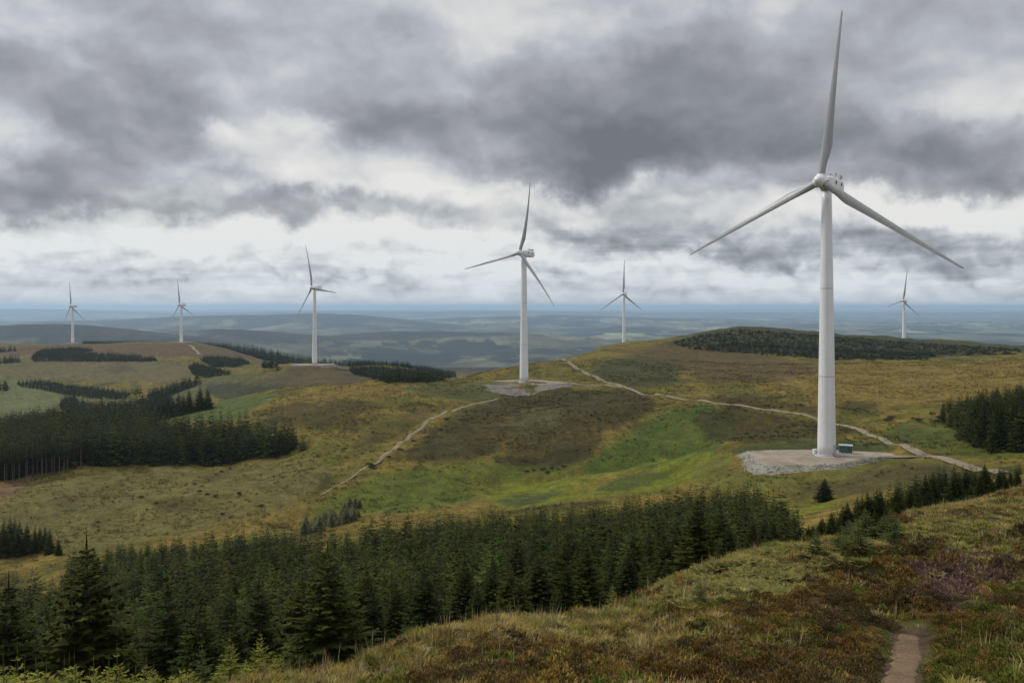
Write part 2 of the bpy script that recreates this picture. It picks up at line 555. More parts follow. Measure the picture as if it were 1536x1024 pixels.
# ------------------------------------------------------------------ the ground sheet
th_in = np.arctan(np.linspace(-.66, .66, 760))
side = np.linspace(th_in[-1], R(179.9), 70)[1:]
TH = np.concatenate([-side[::-1], th_in, side])
lr = [math.log(1.6)]
while lr[-1] < math.log(105000):
    rr = math.exp(lr[-1])
    lr.append(lr[-1] + (.022 if rr < 12 else .0085 if rr < 120 else .0105 if rr < 1300 else .008 if rr < 2000 else .0125 if rr < 12000 else .03))
RR = np.exp(np.array(lr))
TT, RG = np.meshgrid(TH, RR)
gx = (RG * np.sin(TT)).ravel(); gy = (RG * np.cos(TT)).ravel()
gz = full_height(gx, gy)
nc, nr = len(TH), len(RR)


def sd_poly(X, Y, poly):
    """signed distance (inside positive) in picture units"""
    p = np.array(poly, float)
    d = np.full(X.shape, 1e18); inside = np.zeros(X.shape, bool)
    for i in range(len(p)):
        a, b = p[i], p[(i + 1) % len(p)]
        e = b - a
        t = np.clip(((X - a[0]) * e[0] + (Y - a[1]) * e[1]) / max(e @ e, 1e-9), 0, 1)
        dx = X - a[0] - t * e[0]; dy = (Y - a[1] - t * e[1])
        d = np.minimum(d, dx * dx + dy * dy)
        c = (a[1] <= Y) != (b[1] <= Y)
        with np.errstate(divide='ignore', invalid='ignore'):
            xi = a[0] + (Y - a[1]) / (b[1] - a[1]) * e[0]
        inside ^= c & (X < xi)
    return np.where(inside, 1, -1) * np.sqrt(d)


STRAW = (.185, .130, .028); OLIVE = (.092, .094, .014); GREEN = (.072, .110, .012); BRIGHT = (.135, .155, .012)
HEATH = (.036, .030, .008); BROWN = (.082, .054, .022); DKGREEN = (.036, .042, .015); PALE = (.120, .125, .050)
SOIL = (.17, .095, .060); MOOR = (.070, .052, .028)
# patches of different vegetation, outlined where they grow: (near, far, feather, colour, strength, outline)
PATCHES = [
 (180, 560, 14, GREEN, .75, [(460, 770), (520, 735), (570, 712), (640, 700), (740, 690), (850, 702), (760, 730), (640, 770)]),
 (200, 620, 10, STRAW, .8, [(390, 605), (470, 585), (560, 572), (640, 575), (600, 592), (520, 605), (430, 625)]),
 (200, 620, 12, HEATH, .8, [(385, 622), (440, 603), (545, 597), (575, 612), (500, 642), (420, 640)]),
 (200, 620, 10, HEATH, .6, [(560, 640), (620, 615), (680, 605), (640, 630), (590, 660), (545, 668)]),
 (200, 700, 10, (.062, .075, .022), .8, [(590, 582), (660, 572), (745, 573), (768, 590), (730, 605), (650, 596)]),
 (200, 620, 10, HEATH, .95, [(640, 655), (690, 618), (760, 592), (840, 584), (930, 584), (985, 598), (965, 622), (915, 648), (890, 685), (810, 706), (750, 695), (765, 662), (715, 690), (640, 694), (590, 690)]),
 (200, 620, 14, (.098, .09, .032), .7, [(760, 630), (800, 615), (850, 612), (830, 640), (780, 655)]),
 (180, 620, 9, (.050, .088, .012), .9, [(862, 702), (900, 680), (960, 640), (1010, 612), (1070, 606), (1105, 640), (1060, 684), (960, 702), (890, 716)]),
 (200, 600, 6, HEATH, .9, [(1040, 622), (1090, 606), (1230, 634), (1228, 655), (1130, 664), (1065, 660)]),
 (150, 330, 7, BRIGHT, .95, [(715, 745), (760, 727), (850, 716), (960, 700), (1060, 676), (1100, 690), (1080, 716), (1000, 732), (900, 745), (760, 762)]),
 (150, 330, 4, (.052, .068, .020), .95, [(742, 752), (780, 742), (832, 735), (846, 738), (815, 751), (770, 760)]),
 (150, 330, 5, (.058, .078, .018), .9, [(878, 738), (930, 714), (1010, 699), (1000, 716), (930, 735)]),
 (150, 330, 5, STRAW, .55, [(850, 735), (930, 706), (985, 697), (920, 722), (880, 742)]),
 (190, 330, 4, (.044, .064, .018), .9, [(1080, 676), (1150, 664), (1230, 655), (1320, 664), (1350, 674), (1300, 682), (1110, 680)]),
 (140, 260, 5, (.118, .122, .026), .95, [(1030, 700), (1090, 680), (1100, 705), (1180, 716), (1290, 702), (1350, 688), (1425, 694), (1300, 716), (1150, 735), (1050, 726)]),
 (110, 220, 6, (.066, .054, .020), .85, [(1190, 738), (1280, 712), (1350, 692), (1420, 696), (1436, 712), (1300, 742)]),
 (110, 220, 5, BRIGHT, .85, [(1175, 770), (1250, 745), (1265, 752), (1200, 780)]),
 (400, 900, 8, DKGREEN, .9, [(882, 556), (905, 540), (960, 532), (1010, 536), (1030, 552), (1010, 578), (940, 580), (900, 568)]),
 (400, 950, 8, BROWN, .85, [(930, 527), (1010, 515), (1080, 518), (1160, 534), (1235, 553), (1200, 570), (1060, 575), (1030, 555), (960, 532)]),
 (200, 600, 6, HEATH, .8, [(1035, 600), (1120, 590), (1230, 612), (1225, 622), (1110, 606)]),
 (250, 900, 12, STRAW, .9, [(1175, 570), (1280, 545), (1420, 548), (1540, 536), (1560, 590), (1420, 600), (1320, 612), (1240, 606)]),
 (250, 600, 6, DKGREEN, .8, [(1250, 610), (1280, 601), (1315, 606), (1320, 616), (1280, 622)]),
 (190, 330, 5, (.058, .044, .022), .85, [(1325, 648), (1360, 636), (1420, 650), (1440, 668), (1400, 676), (1350, 664)]),
 (190, 400, 8, GREEN, .6, [(1310, 650), (1400, 625), (1440, 640), (1560, 690), (1480, 690), (1420, 682)]),
 (780, 1300, 5, DKGREEN, 1.0, [(985, 517), (1040, 500), (1100, 486), (1240, 494), (1400, 508), (1560, 519), (1560, 530), (1400, 538), (1240, 537), (1100, 526)]),
 (780, 1300, 4, (.060, .062, .022), .7, [(1060, 512), (1100, 496), (1170, 498), (1150, 508), (1090, 520)]),
 (400, 640, 3, (.066, .098, .022), 1.0, [(250, 632), (300, 611), (340, 599), (415, 590), (398, 606), (350, 632)]),
 (200, 420, 10, (.128, .114, .036), .8, [(-100, 800), (60, 722), (200, 702), (300, 704), (440, 690), (500, 700), (430, 770), (200, 810), (80, 850), (-100, 900)]),
 (200, 420, 8, (.09, .085, .030), .6, [(60, 745), (130, 735), (210, 745), (180, 770), (90, 770)]),
 (200, 420, 6, HEATH, .45, [(230, 755), (290, 742), (330, 750), (300, 768), (240, 770)]),
 (200, 420, 4, HEATH, .5, [(290, 720), (340, 705), (350, 712), (310, 726)]),
 (250, 420, 5, SOIL, .9, [(-100, 740), (0, 722), (60, 709), (40, 728), (0, 748), (-100, 775)]),
 (300, 520, 5, SOIL, .7, [(-100, 725), (0, 716), (110, 702), (180, 698), (110, 690), (0, 700)]),
 (680, 1150, 6, (.074, .058, .032), .9, [(380, 575), (430, 552), (475, 545), (540, 548), (620, 562), (560, 580), (450, 590)]),
 (650, 1150, 5, (.080, .084, .034), .9, [(225, 592), (290, 572), (350, 560), (400, 560), (350, 585), (280, 605)]),
 (650, 1150, 4, (.030, .037, .018), .95, [(302, 586), (316, 576), (345, 574), (400, 577), (465, 580), (452, 590), (400, 598), (340, 602)]),
 (650, 1150, 4, (.115, .130, .052), .95, [(-50, 570), (20, 567), (110, 576), (190, 592), (170, 606), (110, 600), (70, 618), (-50, 640)]),
 (900, 1450, 5, (.115, .098, .048), .9, [(-50, 540), (120, 536), (250, 542), (300, 552), (290, 572), (150, 572), (-50, 562)]),
 (900, 1450, 4, (.070, .052, .034), .8, [(150, 552), (190, 545), (205, 556), (170, 562)]),
 (1150, 1900, 3, (.098, .066, .038), .95, [(-50, 521), (60, 518), (110, 514), (270, 515), (420, 524), (560, 545), (420, 540), (250, 535), (-50, 533)]),
]


def ground_colour(x, y, z):
    u, Y = world_uY(x, y)
    px = u * F + CX
    py = EY - z / np.maximum(Y, 1) * F
    r = np.hypot(x, y)
    ls = np.log(Y)
    n1 = fbm(x / 26, y / 40, 4); n2 = fbm(x / 7 + 40, y / 11, 4); n3 = fbm(x / 2.1 + 9, y / 3.5, 3)
    t = np.clip(.5 + .55 * n1 + .35 * n2 + .2 * n3, 0, 1)
    col = np.array(OLIVE) * (1 - t[:, None]) + np.array(STRAW) * t[:, None]
    hp = sstep(.18, .5, fbm(x / 20 + 80, y / 30, 4) + .35 * n2)[:, None] * .65
    col = col * (1 - hp) + np.array(HEATH) * hp
    nx = 5 * n2 + 8 * n1; ny = 1.6 * n2 + 2.0 * n1 + .8 * n3
    for (y0, y1, fe, c, s, poly) in PATCHES:
        p = np.array(poly)
        cand = np.where((Y > y0) & (Y < y1) & (px > p[:, 0].min() - 30) & (px < p[:, 0].max() + 30) & (py > p[:, 1].min() - 15) & (py < p[:, 1].max() + 15))[0]
        if not len(cand): continue
        d = sd_poly((px[cand] + nx[cand]) * .45, py[cand] + ny[cand], [(a * .45, b) for a, b in poly])
        m = sstep(-fe * .35, fe * .35, d + fe * .35 * n2[cand] * 1.2) * s
        m = m * np.clip(.86 + .4 * n3[cand], 0, 1)
        col[cand] = col[cand] * (1 - m[:, None]) + np.array(c) * m[:, None]
    # far country: pasture, woods and moor in fields
    f = sstep(1750, 2300, r)
    w1 = fbm(x / 700 + 5, y / 700, 3)
    cell = fbm(np.floor(x / 210 + w1) * 3.7, np.floor(y / 430 + w1) * 5.3, 1) + .35 * fbm(x / 150, y / 400, 2)
    lowland = sstep(-190, -235, z + 70 * fbm(x / 900, y / 1200, 3))
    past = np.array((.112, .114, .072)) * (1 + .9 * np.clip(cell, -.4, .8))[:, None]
    lit = sstep(.15, .5, fbm(x / 4200 + 2, y / 4200 + 8, 2) + .25 * cell)[:, None]  # broad sunlit patches, painted into the pasture colour
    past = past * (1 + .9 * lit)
    wood = sstep(.02, .12, fbm(x / 700 + 70, y / 1500, 5, .62) + .22 * cell)[:, None]
    past = past * (1 - wood) + np.array((.024, .032, .026)) * wood
    moor = np.array((.044, .038, .030)) * (1 + .35 * n1)[:, None]  # far moor colour darkened to carry the cloud shade over the ridges
    mw = sstep(.0, .14, fbm(x / 650 + 9, y / 1100, 5, .6))[:, None]
    moor = moor * (1 - mw * .75) + np.array((.020, .025, .022)) * mw * .75
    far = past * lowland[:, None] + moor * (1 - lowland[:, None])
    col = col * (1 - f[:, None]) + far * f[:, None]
    # the hillside underfoot: dark peat and moss between the plants
    g = sstep(110, 80, r)[:, None]
    under = np.array((.060, .047, .020)) * (1 + .5 * n3)[:, None]
    gm = sstep(-.1, .35, n1 + .4 * n2)[:, None]
    under = under * (1 - gm) + np.array((.070, .070, .018)) * gm
    ed = (1 - sstep(.4, .75, path_dist(x, y) + .15 * n3))[:, None]
    under = under * (1 - ed) + np.array((.105, .072, .045)) * ed
    col = col * (1 - g) + under * g
    col *= (1 + .16 * n3 + .10 * n2)[:, None]
    return np.clip(col * .86, .004, 1)


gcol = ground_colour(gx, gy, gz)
V = np.stack([gx, gy, gz], -1)
# centre of the sheet
V = np.vstack([V, [[0, 0, -1.9]]])
gcol = np.vstack([gcol, gcol[:1]])
ii = np.arange(nr * nc).reshape(nr, nc)
nxt = np.roll(ii, -1, axis=1)
quads = np.stack([ii[:-1], nxt[:-1], nxt[1:], ii[1:]], -1).reshape(-1, 4)[:, ::-1]
fan = np.stack([np.full(nc, nr * nc), nxt[0], ii[0]], -1)[:, ::-1]
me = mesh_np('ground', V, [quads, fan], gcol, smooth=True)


def ground_material():
    m, nt, b = nodemat('moorland')
    at_ = nt.nodes.new('ShaderNodeAttribute'); at_.attribute_name = 'Col'
    geo = nt.nodes.new('ShaderNodeNewGeometry')
    pos = geo.outputs['Position']
    a = nz(nt, 1.3, 5, .65, pos).outputs['Fac']
    c = nz(nt, .16, 6, .62, pos).outputs['Fac']
    fa = ramp(nt, a, [(.3, .48), (.7, 1.42)]).outputs[0]
    fc = ramp(nt, c, [(.32, .66), (.68, 1.25)]).outputs[0]
    k = mixc(nt, at_.outputs['Color'], fa, 1.0, 'MULTIPLY')
    k = mixc(nt, k, fc, 1.0, 'MULTIPLY')
    nt.links.new(k, b.inputs['Base Color'])
    b.inputs['Roughness'].default_value = .95
    b.inputs['Specular IOR Level'].default_value = .12
    bp = nt.nodes.new('ShaderNodeBump')
    bp.inputs['Strength'].default_value = .8
    bp.inputs['Distance'].default_value = .5
    nt.links.new(a, bp.inputs['Height'])
    nt.links.new(bp.outputs[0], b.inputs['Normal'])
    return m


ground = link('ground', me, ground_material())
tag(ground, kind='structure')
bvh_v = None


def make_bvh():
    dg = bpy.context.evaluated_depsgraph_get()
    return BVHTree.FromObject(ground, dg)


BVH = make_bvh()


def drop(x, y):
    h = BVH.ray_cast(Vector((x, y, 400)), Vector((0, 0, -1)))
    return h[0].z if h[0] is not None else float(full_height(np.array([x]), np.array([y]))[0])


def hit(px, py):
    """the ground point seen from the viewpoint in that direction"""
    h = BVH.ray_cast(Vector((0, 0, 0)), Vector(((px - CX) / F, 1, -(py - EY) / F)).normalized())
    return h[0]


# ------------------------------------------------------------------ air
def build_haze():
    bm = bmesh.new()
    bmesh.ops.create_cube(bm, size=1.0)
    zlo = float(V[:, 2].min()) - 1.0; zhi = 90.0
    for v in bm.verts:
        v.co.x *= 230000; v.co.y *= 230000
        v.co.z = zlo if v.co.z < 0 else zhi
    me = bpy.data.meshes.new('haze'); bm.to_mesh(me); bm.free()
    m = bpy.data.materials.new('air'); m.use_nodes = True
    nt = m.node_tree; nt.nodes.clear()
    o = nt.nodes.new('ShaderNodeOutputMaterial')
    v = nt.nodes.new('ShaderNodeVolumePrincipled')
    v.inputs['Color'].default_value = (.56, .77, 1.0, 1)
    v.inputs['Density'].default_value = HAZE
    v.inputs['Anisotropy'].default_value = .35
    nt.links.new(v.outputs[0], o.inputs['Volume'])
    h = link('haze', me, m)
    tag(h, kind='stuff')
    h.display_type = 'WIRE'
    return h


HAZE = 4.8e-5
build_haze()
# ------------------------------------------------------------------ wind turbines
def paint_material(name, base, rough=.38):
    m, nt, b = nodemat(name)
    tc = nt.nodes.new('ShaderNodeTexCoord')
    n = nz(nt, .35, 6, .6, tc.outputs['Object'])
    mp = nt.nodes.new('ShaderNodeMapping'); mp.inputs['Scale'].default_value = (1.6, 1.6, .06)
    nt.links.new(tc.outputs['Object'], mp.inputs[0])
    n2 = nz(nt, 1.0, 5, .6, mp.outputs[0])
    f = ramp(nt, n.outputs['Fac'], [(.3, .93), (.7, 1.03)]).outputs[0]
    f2 = ramp(nt, n2.outputs['Fac'], [(.25, .90), (.6, 1.02)]).outputs[0]
    c = mixc(nt, base, f, 1.0, 'MULTIPLY')
    c = mixc(nt, c, f2, 1.0, 'MULTIPLY')
    nt.links.new(c, b.inputs['Base Color'])
    b.inputs['Roughness'].default_value = rough
    return m


M_WHITE = paint_material('tower_paint', (.70, .71, .73))
M_BLADE = paint_material('blade_gelcoat_shaded', (.31, .32, .335), .45)  # light grey gelcoat, darkened with the cloud shade on the blades
M_DARK = paint_material('dark_vent', (.05, .052, .056), .6)
M_SEAM = paint_material('flange_joint', (.42, .43, .45), .5)
M_CONC = paint_material('foundation_concrete', (.42, .41, .39), .9)
M_STEEL = paint_material('galvanised_steel', (.38, .39, .40), .45)


def lathe(profile, n=40, axis_to=None):
    """profile of (r, z): closed skin of revolution about z; returns V, F"""
    Vv, Ff = [], []
    for r, z in profile:
        for k in range(n):
            a = 2 * math.pi * k / n
            Vv.append((r * math.cos(a), r * math.sin(a), z))
    for i in range(len(profile) - 1):
        for k in range(n):
            Ff.append((i * n + k, i * n + (k + 1) % n, (i + 1) * n + (k + 1) % n, (i + 1) * n + k))
    Vv = np.array(Vv)
    return Vv, np.array(Ff), [list(range(n))[::-1], [(len(profile) - 1) * n + k for k in range(n)]]


def part(name, Vv, Ff, mat, parent, caps=None, smooth=True, label=None, auto=True):
    fl = [np.array(Ff)] if not isinstance(Ff, list) else [np.array(f) for f in Ff]
    if caps:
        fl += [np.array([c]) for c in caps]
    me = mesh_np(name, Vv, fl, smooth=smooth)
    o = link(name, me, mat, parent)
    if label: o['label'] = label
    return o


def bm_part(name, bm, mat, parent, smooth=False, bevel=0.0, seg=2):
    if bevel:
        bmesh.ops.bevel(bm, geom=[e for e in bm.edges if e.calc_face_angle(0) > .5], offset=bevel, segments=seg, affect='EDGES', profile=.6)
    bmesh.ops.recalc_face_normals(bm, faces=bm.faces)
    me = bpy.data.meshes.new(name); bm.to_mesh(me); bm.free()
    if smooth:
        for p in me.polygons: p.use_smooth = True
    return link(name, me, mat, parent)


def bm_box(bm, c, s, rot=None):
    r = bmesh.ops.create_cube(bm, size=1.0)
    for v in r['verts']:
        v.co = Vector((v.co.x * s[0], v.co.y * s[1], v.co.z * s[2]))
        if rot is not None: v.co = rot @ v.co
        v.co += Vector(c)
    return r['verts']


def blade_mesh(L, nose, e1, e2, alpha, centre, bend, kscale, pitch0=16):
    """one tapered, twisted blade from the hub outwards"""
    rad = (e1 * math.sin(alpha) + e2 * math.cos(alpha)).normalized()
    tan = (e1 * math.cos(alpha) - e2 * math.sin(alpha)).normalized()
    secs = 44; nn = 20
    Vv = []
    for i in range(secs):
        t = (i / (secs - 1)) ** 1.12
        s = 1.05 * kscale + t * (L - 1.05 * kscale)
        rt = 1.8 * kscale * .5
        if t < .03:
            ch, th = 2 * rt, 2 * rt
        else:
            k = sstep(.03, .20, t)
            chm = (2.5 - 2.08 * ((t - .20) / .80) ** .8) * kscale if t > .2 else 2.5 * kscale
            ch = 2 * rt * (1 - k) + chm * k
            thm = ch * (.34 - .18 * sstep(.2, .75, t))
            th = 2 * rt * (1 - k) + thm * k
        if t > .965:
            e = math.sqrt(max(0, 1 - ((t - .965) / .035) ** 2)) * .9 + .1
            ch *= e; th *= e
        roundness = 1 - sstep(.04, .2, t)
        tw = R(pitch0 * (1 - sstep(0, .75, t)) + 3)
        cax = tan * math.cos(tw) - nose * math.sin(tw)
        nax = tan * math.sin(tw) + nose * math.cos(tw)
        off = nose * (bend * t ** 2)
        org = centre + rad * s + off
        for j in range(nn):
            a = 2 * math.pi * j / nn
            ca, sa = math.cos(a), math.sin(a)
            # circle and aerofoil, pitch axis at 30 % of the chord
            xa = (ca * .5 + .20) * ch
            taper = (1 - .80 * max(0, ca)) if ca > 0 else 1
            za = sa * .5 * th * taper
            xc = ca * .5 * ch; zc = sa * .5 * th
            p = org + cax * (xa * (1 - roundness) + xc * roundness) + nax * (za * (1 - roundness) + zc * roundness)
            Vv.append(p[:])
    Ff = []
    for i in range(secs - 1):
        for j in range(nn):
            Ff.append((i * nn + j, i * nn + (j + 1) % nn, (i + 1) * nn + (j + 1) % nn, (i + 1) * nn + j))
    return np.array(Vv), np.array(Ff), [list(range(nn))[::-1], [(secs - 1) * nn + j for j in range(nn)]]


def orient(Vv, nose, origin):
    """local z -> nose direction, local y -> up-ish"""
    z = nose.normalized(); up = Vector((0, 0, 1))
    x = up.cross(z).normalized(); y = z.cross(x)
    Mx = np.array([x[:], y[:], z[:]]).T
    return Vv @ Mx.T + np.array(origin[:])


def turbine(px, base_py, Yd, hub, tips, yaw, label, bend_px=0.0, wbase=4.6, wtop=2.5, kscale=1.0, full=True):
    base = at(px, base_py, Yd)
    hubc_y = hub[1]
    hz = -(hubc_y - EY) / F * Yd
    H = hz - base.z
    root = bpy.data.objects.new('wind_turbine', None)
    C.objects.link(root)
    root.location = base
    root.empty_display_size = 2
    tag(root, label, 'wind turbine', 'wind turbines on the moorland hills')
    W = lambda Vv: np.asarray(Vv) - np.array(base[:])
    psi = R(yaw)
    nose = Vector((-math.sin(psi), -math.cos(psi), math.sin(R(4)))).normalized()
    e1 = Vector((math.cos(psi), -math.sin(psi), 0)); e2 = nose.cross(e1).normalized()
    if e2.z < 0: e2 = -e2
    # tower
    top_z = H - 1.75 * kscale
    prof = []
    for k in range(25):
        t = k / 24
        r = (wbase / 2) * (1 - t) ** 1.0 + (wtop / 2) * t
        prof.append((r, t * top_z))
    Vv, Ff, caps = lathe(prof, 48)
    tw = part('tower', Vv, Ff, M_WHITE, root, caps)
    for fz in (.30, .63):
        r = (wbase / 2) * (1 - fz) + (wtop / 2) * fz
        Vv, Ff, caps = lathe([(r + .012, fz * top_z - .1), (r + .03, fz * top_z - .09), (r + .03, fz * top_z + .09), (r + .012, fz * top_z + .1)], 48)
        part('flange_ring', Vv, Ff, M_SEAM, tw)
    if full:
        Vv, Ff, caps = lathe([(wbase / 2 + .95, -.9), (wbase / 2 + .9, .02), (wbase / 2 + .75, .10), (wbase / 2 + .02, .12)], 48)
        part('foundation', Vv, Ff, M_CONC, root, None)
        Vv, Ff, caps = lathe([(wbase / 2 + .10, .12), (wbase / 2 + .12, .14), (wbase / 2 + .12, .42), (wbase / 2 + .0, .5)], 48)
        part('base_flange', Vv, Ff, M_SEAM, root, None)
        # door, a few degrees left of the side that faces the track
        a = R(-52)
        rr = wbase / 2
        bm = bmesh.new()
        rot = Matrix.Rotation(a, 3, 'Z')
        bm_box(bm, rot @ Vector((rr - .05, 0, 2.0)), (.16, .95, 2.2), rot)
        dr = bm_part('door', bm, M_SEAM, root, bevel=.03)
        bm = bmesh.new()
        bm_box(bm, rot @ Vector((rr + .06, .32, 1.95)), (.06, .05, .22), rot)
        bm_part('handle', bm, M_DARK, dr)
        bm = bmesh.new()
        for k in range(4):
            bm_box(bm, rot @ Vector((rr + .35 + .28 * k, 0, .82 - .19 * k)), (.28, 1.1, .05), rot)
        for sgn in (-1, 1):
            bm_box(bm, rot @ Vector((rr + .75, sgn * .56, .52)), (1.15, .05, .12), rot @ Matrix.Rotation(R(34), 3, 'Y'))
            for k in (0, 2, 4):
                bm_box(bm, rot @ Vector((rr + .25 + .28 * k, sgn * .56, 1.25 - .16 * k)), (.05, .05, 1.3), rot)
            bm_box(bm, rot @ Vector((rr + .75, sgn * .56, 1.55)), (1.25, .05, .05), rot @ Matrix.Rotation(R(31), 3, 'Y'))
        bm_part('stairs', bm, M_STEEL, root)
    # nacelle: rounded box behind the rotor
    top = Vector((base.x, base.y, hz))
    axis = nose
    side = e1
    upv = e2
    k = kscale
    secs = [(2.05, .92, .98), (1.85, 1.25, 1.32), (1.2, 1.55, 1.62), (0, 1.72, 1.80), (-3, 1.80, 1.85), (-5.8, 1.75, 1.75), (-7.0, 1.6, 1.5), (-7.5, 1.25, 1.15)]
    nn = 28
    Vv = []
    for (d, w, h) in secs:
        for j in range(nn):
            a = 2 * math.pi * j / nn
            ca, sa = math.cos(a), math.sin(a)
            p = .42
            xx = math.copysign(abs(ca) ** p, ca) * w * k
            yy = math.copysign(abs(sa) ** p, sa) * h * k
            yy += .12 * k if d < 0 else 0
            Vv.append((top + axis * d * k + side * xx + upv * yy)[:])
    Ff = [(i * nn + j, i * nn + (j + 1) % nn, (i + 1) * nn + (j + 1) % nn, (i + 1) * nn + j) for i in range(len(secs) - 1) for j in range(nn)]
    nac = part('nacelle', W(Vv), np.array(Ff), M_WHITE, root, [list(range(nn))[::-1], [(len(secs) - 1) * nn + j for j in range(nn)]])
    fr = Matrix((axis, side, upv)).transposed()
    bm = bmesh.new()
    bm_box(bm, W((top + axis * (-5.6 * k) + upv * 2.45 * k)[:]), (1.3 * k, 2.7 * k, .75 * k), fr)
    bm_part('cooler', bm, M_SEAM if full else M_WHITE, nac, bevel=.08 * k)
    for sx in (-.7, .7):
        bm = bmesh.new()
        bm_box(bm, W((top + axis * (-3.9 * k) + upv * 2.5 * k + side * sx * k)[:]), (.09 * k, .09 * k, 1.2 * k), fr)
        bm_box(bm, W((top + axis * (-3.9 * k) + upv * 3.1 * k + side * sx * k)[:]), (.16 * k, .5 * k, .16 * k), fr)
        bm_part('weather_mast', bm, M_DARK, nac)
    if full:
        for d in (-1.7, -5.0):
            for sg in (-1, 1):
                bm = bmesh.new()
                bm_box(bm, W((top + axis * d * k + side * sg * 1.78 * k + upv * .35 * k)[:]), (.55 * k, .12 * k, .75 * k), fr)
                bm_part('vent', bm, M_DARK, nac, bevel=.02)
        Vv, Ff, caps = lathe([(wtop / 2 + .22, top_z - .1), (wtop / 2 + .25, top_z), (wtop / 2 + .25, top_z + .3)], 40)
        part('yaw_ring', Vv, Ff, M_SEAM, root)
    # hub (spinner)
    hubc = top + axis * 3.6 * k
    prof = [(1.45, -1.55), (1.62, -1.0), (1.66, -.2), (1.60, .5), (1.42, 1.15), (1.12, 1.7), (.75, 2.1), (.35, 2.32), (.05, 2.4)]
    Vv, Ff, caps = lathe([(r * k, z * k) for r, z in prof], 36)
    sp = part('hub', W(orient(Vv, axis, hubc)), Ff, M_WHITE, root, caps)
    Vv, Ff, caps = lathe([(1.30 * k, -1.95 * k), (1.30 * k, -1.5 * k)], 36)
    part('hub_collar', W(orient(Vv, axis, hubc)), Ff, M_DARK, sp)
    # blades: each aimed at where its tip stands
    for (tx, ty) in tips:
        bend = bend_px / F * Yd / max(math.sin(psi), .25)
        d = Vector(((tx - CX) / F, 1, -(ty - EY) / F))
        o = hubc + axis * bend
        s = o.dot(axis) / d.dot(axis)
        tip = d * s - o
        al = math.atan2(tip.dot(e1), tip.dot(e2)); L = tip.length
        Vv, Ff, caps = blade_mesh(L, axis, e1, e2, al, hubc, bend, k)
        part('blade', W(Vv), Ff, M_BLADE, root, caps)
        rad = e1 * math.sin(al) + e2 * math.cos(al)
        if full:
            Vv, Ff, caps = lathe([(1.16 * k, 1.0 * k), (1.16 * k, 1.62 * k), (1.06 * k, 1.66 * k)], 28)
            part('blade_collar', W(orient(Vv, rad, hubc)), Ff, M_WHITE, sp)
    return root, base


TURB = {}
TURB[1] = turbine(1240, 683, 227, (1238, 275), [(1263, 12), (1034, 383), (1447, 403)], 43,
        'tall white turbine nearest of all, on the stone-banked pad beside a green cabin', 0, 4.6, 2.45)
TURB[2] = turbine(786, 573, 559, (786, 380), [(795, 272), (696, 404), (832, 460)], 44,
        'white turbine on the mid hill, a grey gravel apron before it where tracks meet', 9, 5.6, 3.2, 1.12)
TURB[3] = turbine(472, 546, 925, (472, 432), [(458, 367), (438, 487), (505, 439)], 38,
        'pale turbine on the brown knoll with a level stone pad, beyond the green field', 3, 5.4, 2.9, 1.1, full=False)
TURB[4] = turbine(936, 522, 1151, (936, 441), [(936.5, 389), (900, 466), (963, 465)], 24,
        'distant turbine whose foot is hidden behind the moor skyline, left of the dark wooded hill', 0, 5.0, 2.8, 1.1, full=False)
TURB[5] = turbine(1356, 514, 1273, (1356, 451), [(1361, 404), (1331, 460), (1380, 475)], 42,
        'distant turbine rising from behind the dark wooded hill', 0, 5.4, 3.0, 1.1, full=False)
TURB[6] = turbine(272, 516, 1535, (271, 457), [(266, 418), (257, 480), (291, 473)], 22,
        'far turbine on the brown plateau beside a pale zigzag track', 0, 5.6, 3.4, 1.25, full=False)
TURB[7] = turbine(109, 514.5, 1618, (109, 459), [(104, 422), (97, 481), (128, 481)], 18,
        'farthest turbine, standing at the edge of the dark plantation on the plateau', 0, 5.6, 3.4, 1.25, full=False)


# ------------------------------------------------------------------ stone pads
def gravel_material(name, a, b_, c, scale=6.0, bump=.5):
    m, nt, b = nodemat(name)
    geo = nt.nodes.new('ShaderNodeNewGeometry')
    pos = geo.outputs['Position']
    vo = nt.nodes.new('ShaderNodeTexVoronoi'); vo.inputs['Scale'].default_value = scale
    nt.links.new(pos, vo.inputs['Vector'])
    n = nz(nt, .25, 5, .6, pos)
    n3 = nz(nt, 2.5, 5, .7, pos)
    r1 = ramp(nt, vo.outputs['Color'], [(.1, a), (.5, b_), (.9, c)])
    r2 = ramp(nt, n.outputs['Fac'], [(.35, .74), (.65, 1.18)])
    k = mixc(nt, r1.outputs[0], r2.outputs[0], 1.0, 'MULTIPLY')
    r3 = ramp(nt, n3.outputs['Fac'], [(.3, .75), (.7, 1.2)])
    k = mixc(nt, k, r3.outputs[0], 1.0, 'MULTIPLY')
    nt.links.new(k, b.inputs['Base Color'])
    b.inputs['Roughness'].default_value = .95
    b.inputs['Specular IOR Level'].default_value = .15
    bp = nt.nodes.new('ShaderNodeBump'); bp.inputs['Strength'].default_value = bump; bp.inputs['Distance'].default_value = .3
    nt.links.new(vo.outputs['Distance'], bp.inputs['Height'])
    nt.links.new(bp.outputs[0], b.inputs['Normal'])
    return m


M_GRAVEL = gravel_material('pad_gravel', (.235, .195, .150), (.26, .22, .17), (.29, .25, .195), 14, .15)
M_TRACK = gravel_material('track_gravel', (.18, .152, .10), (.21, .178, .118), (.24, .205, .142), 9, .15)
M_RUBBLE = gravel_material('rubble_stone', (.19, .19, .145), (.25, .245, .195), (.33, .32, .265), 5.0, .5)
M_RUBBLE2 = gravel_material('far_rubble', (.105, .095, .08), (.145, .132, .113), (.20, .188, .165), 1.6, .6)


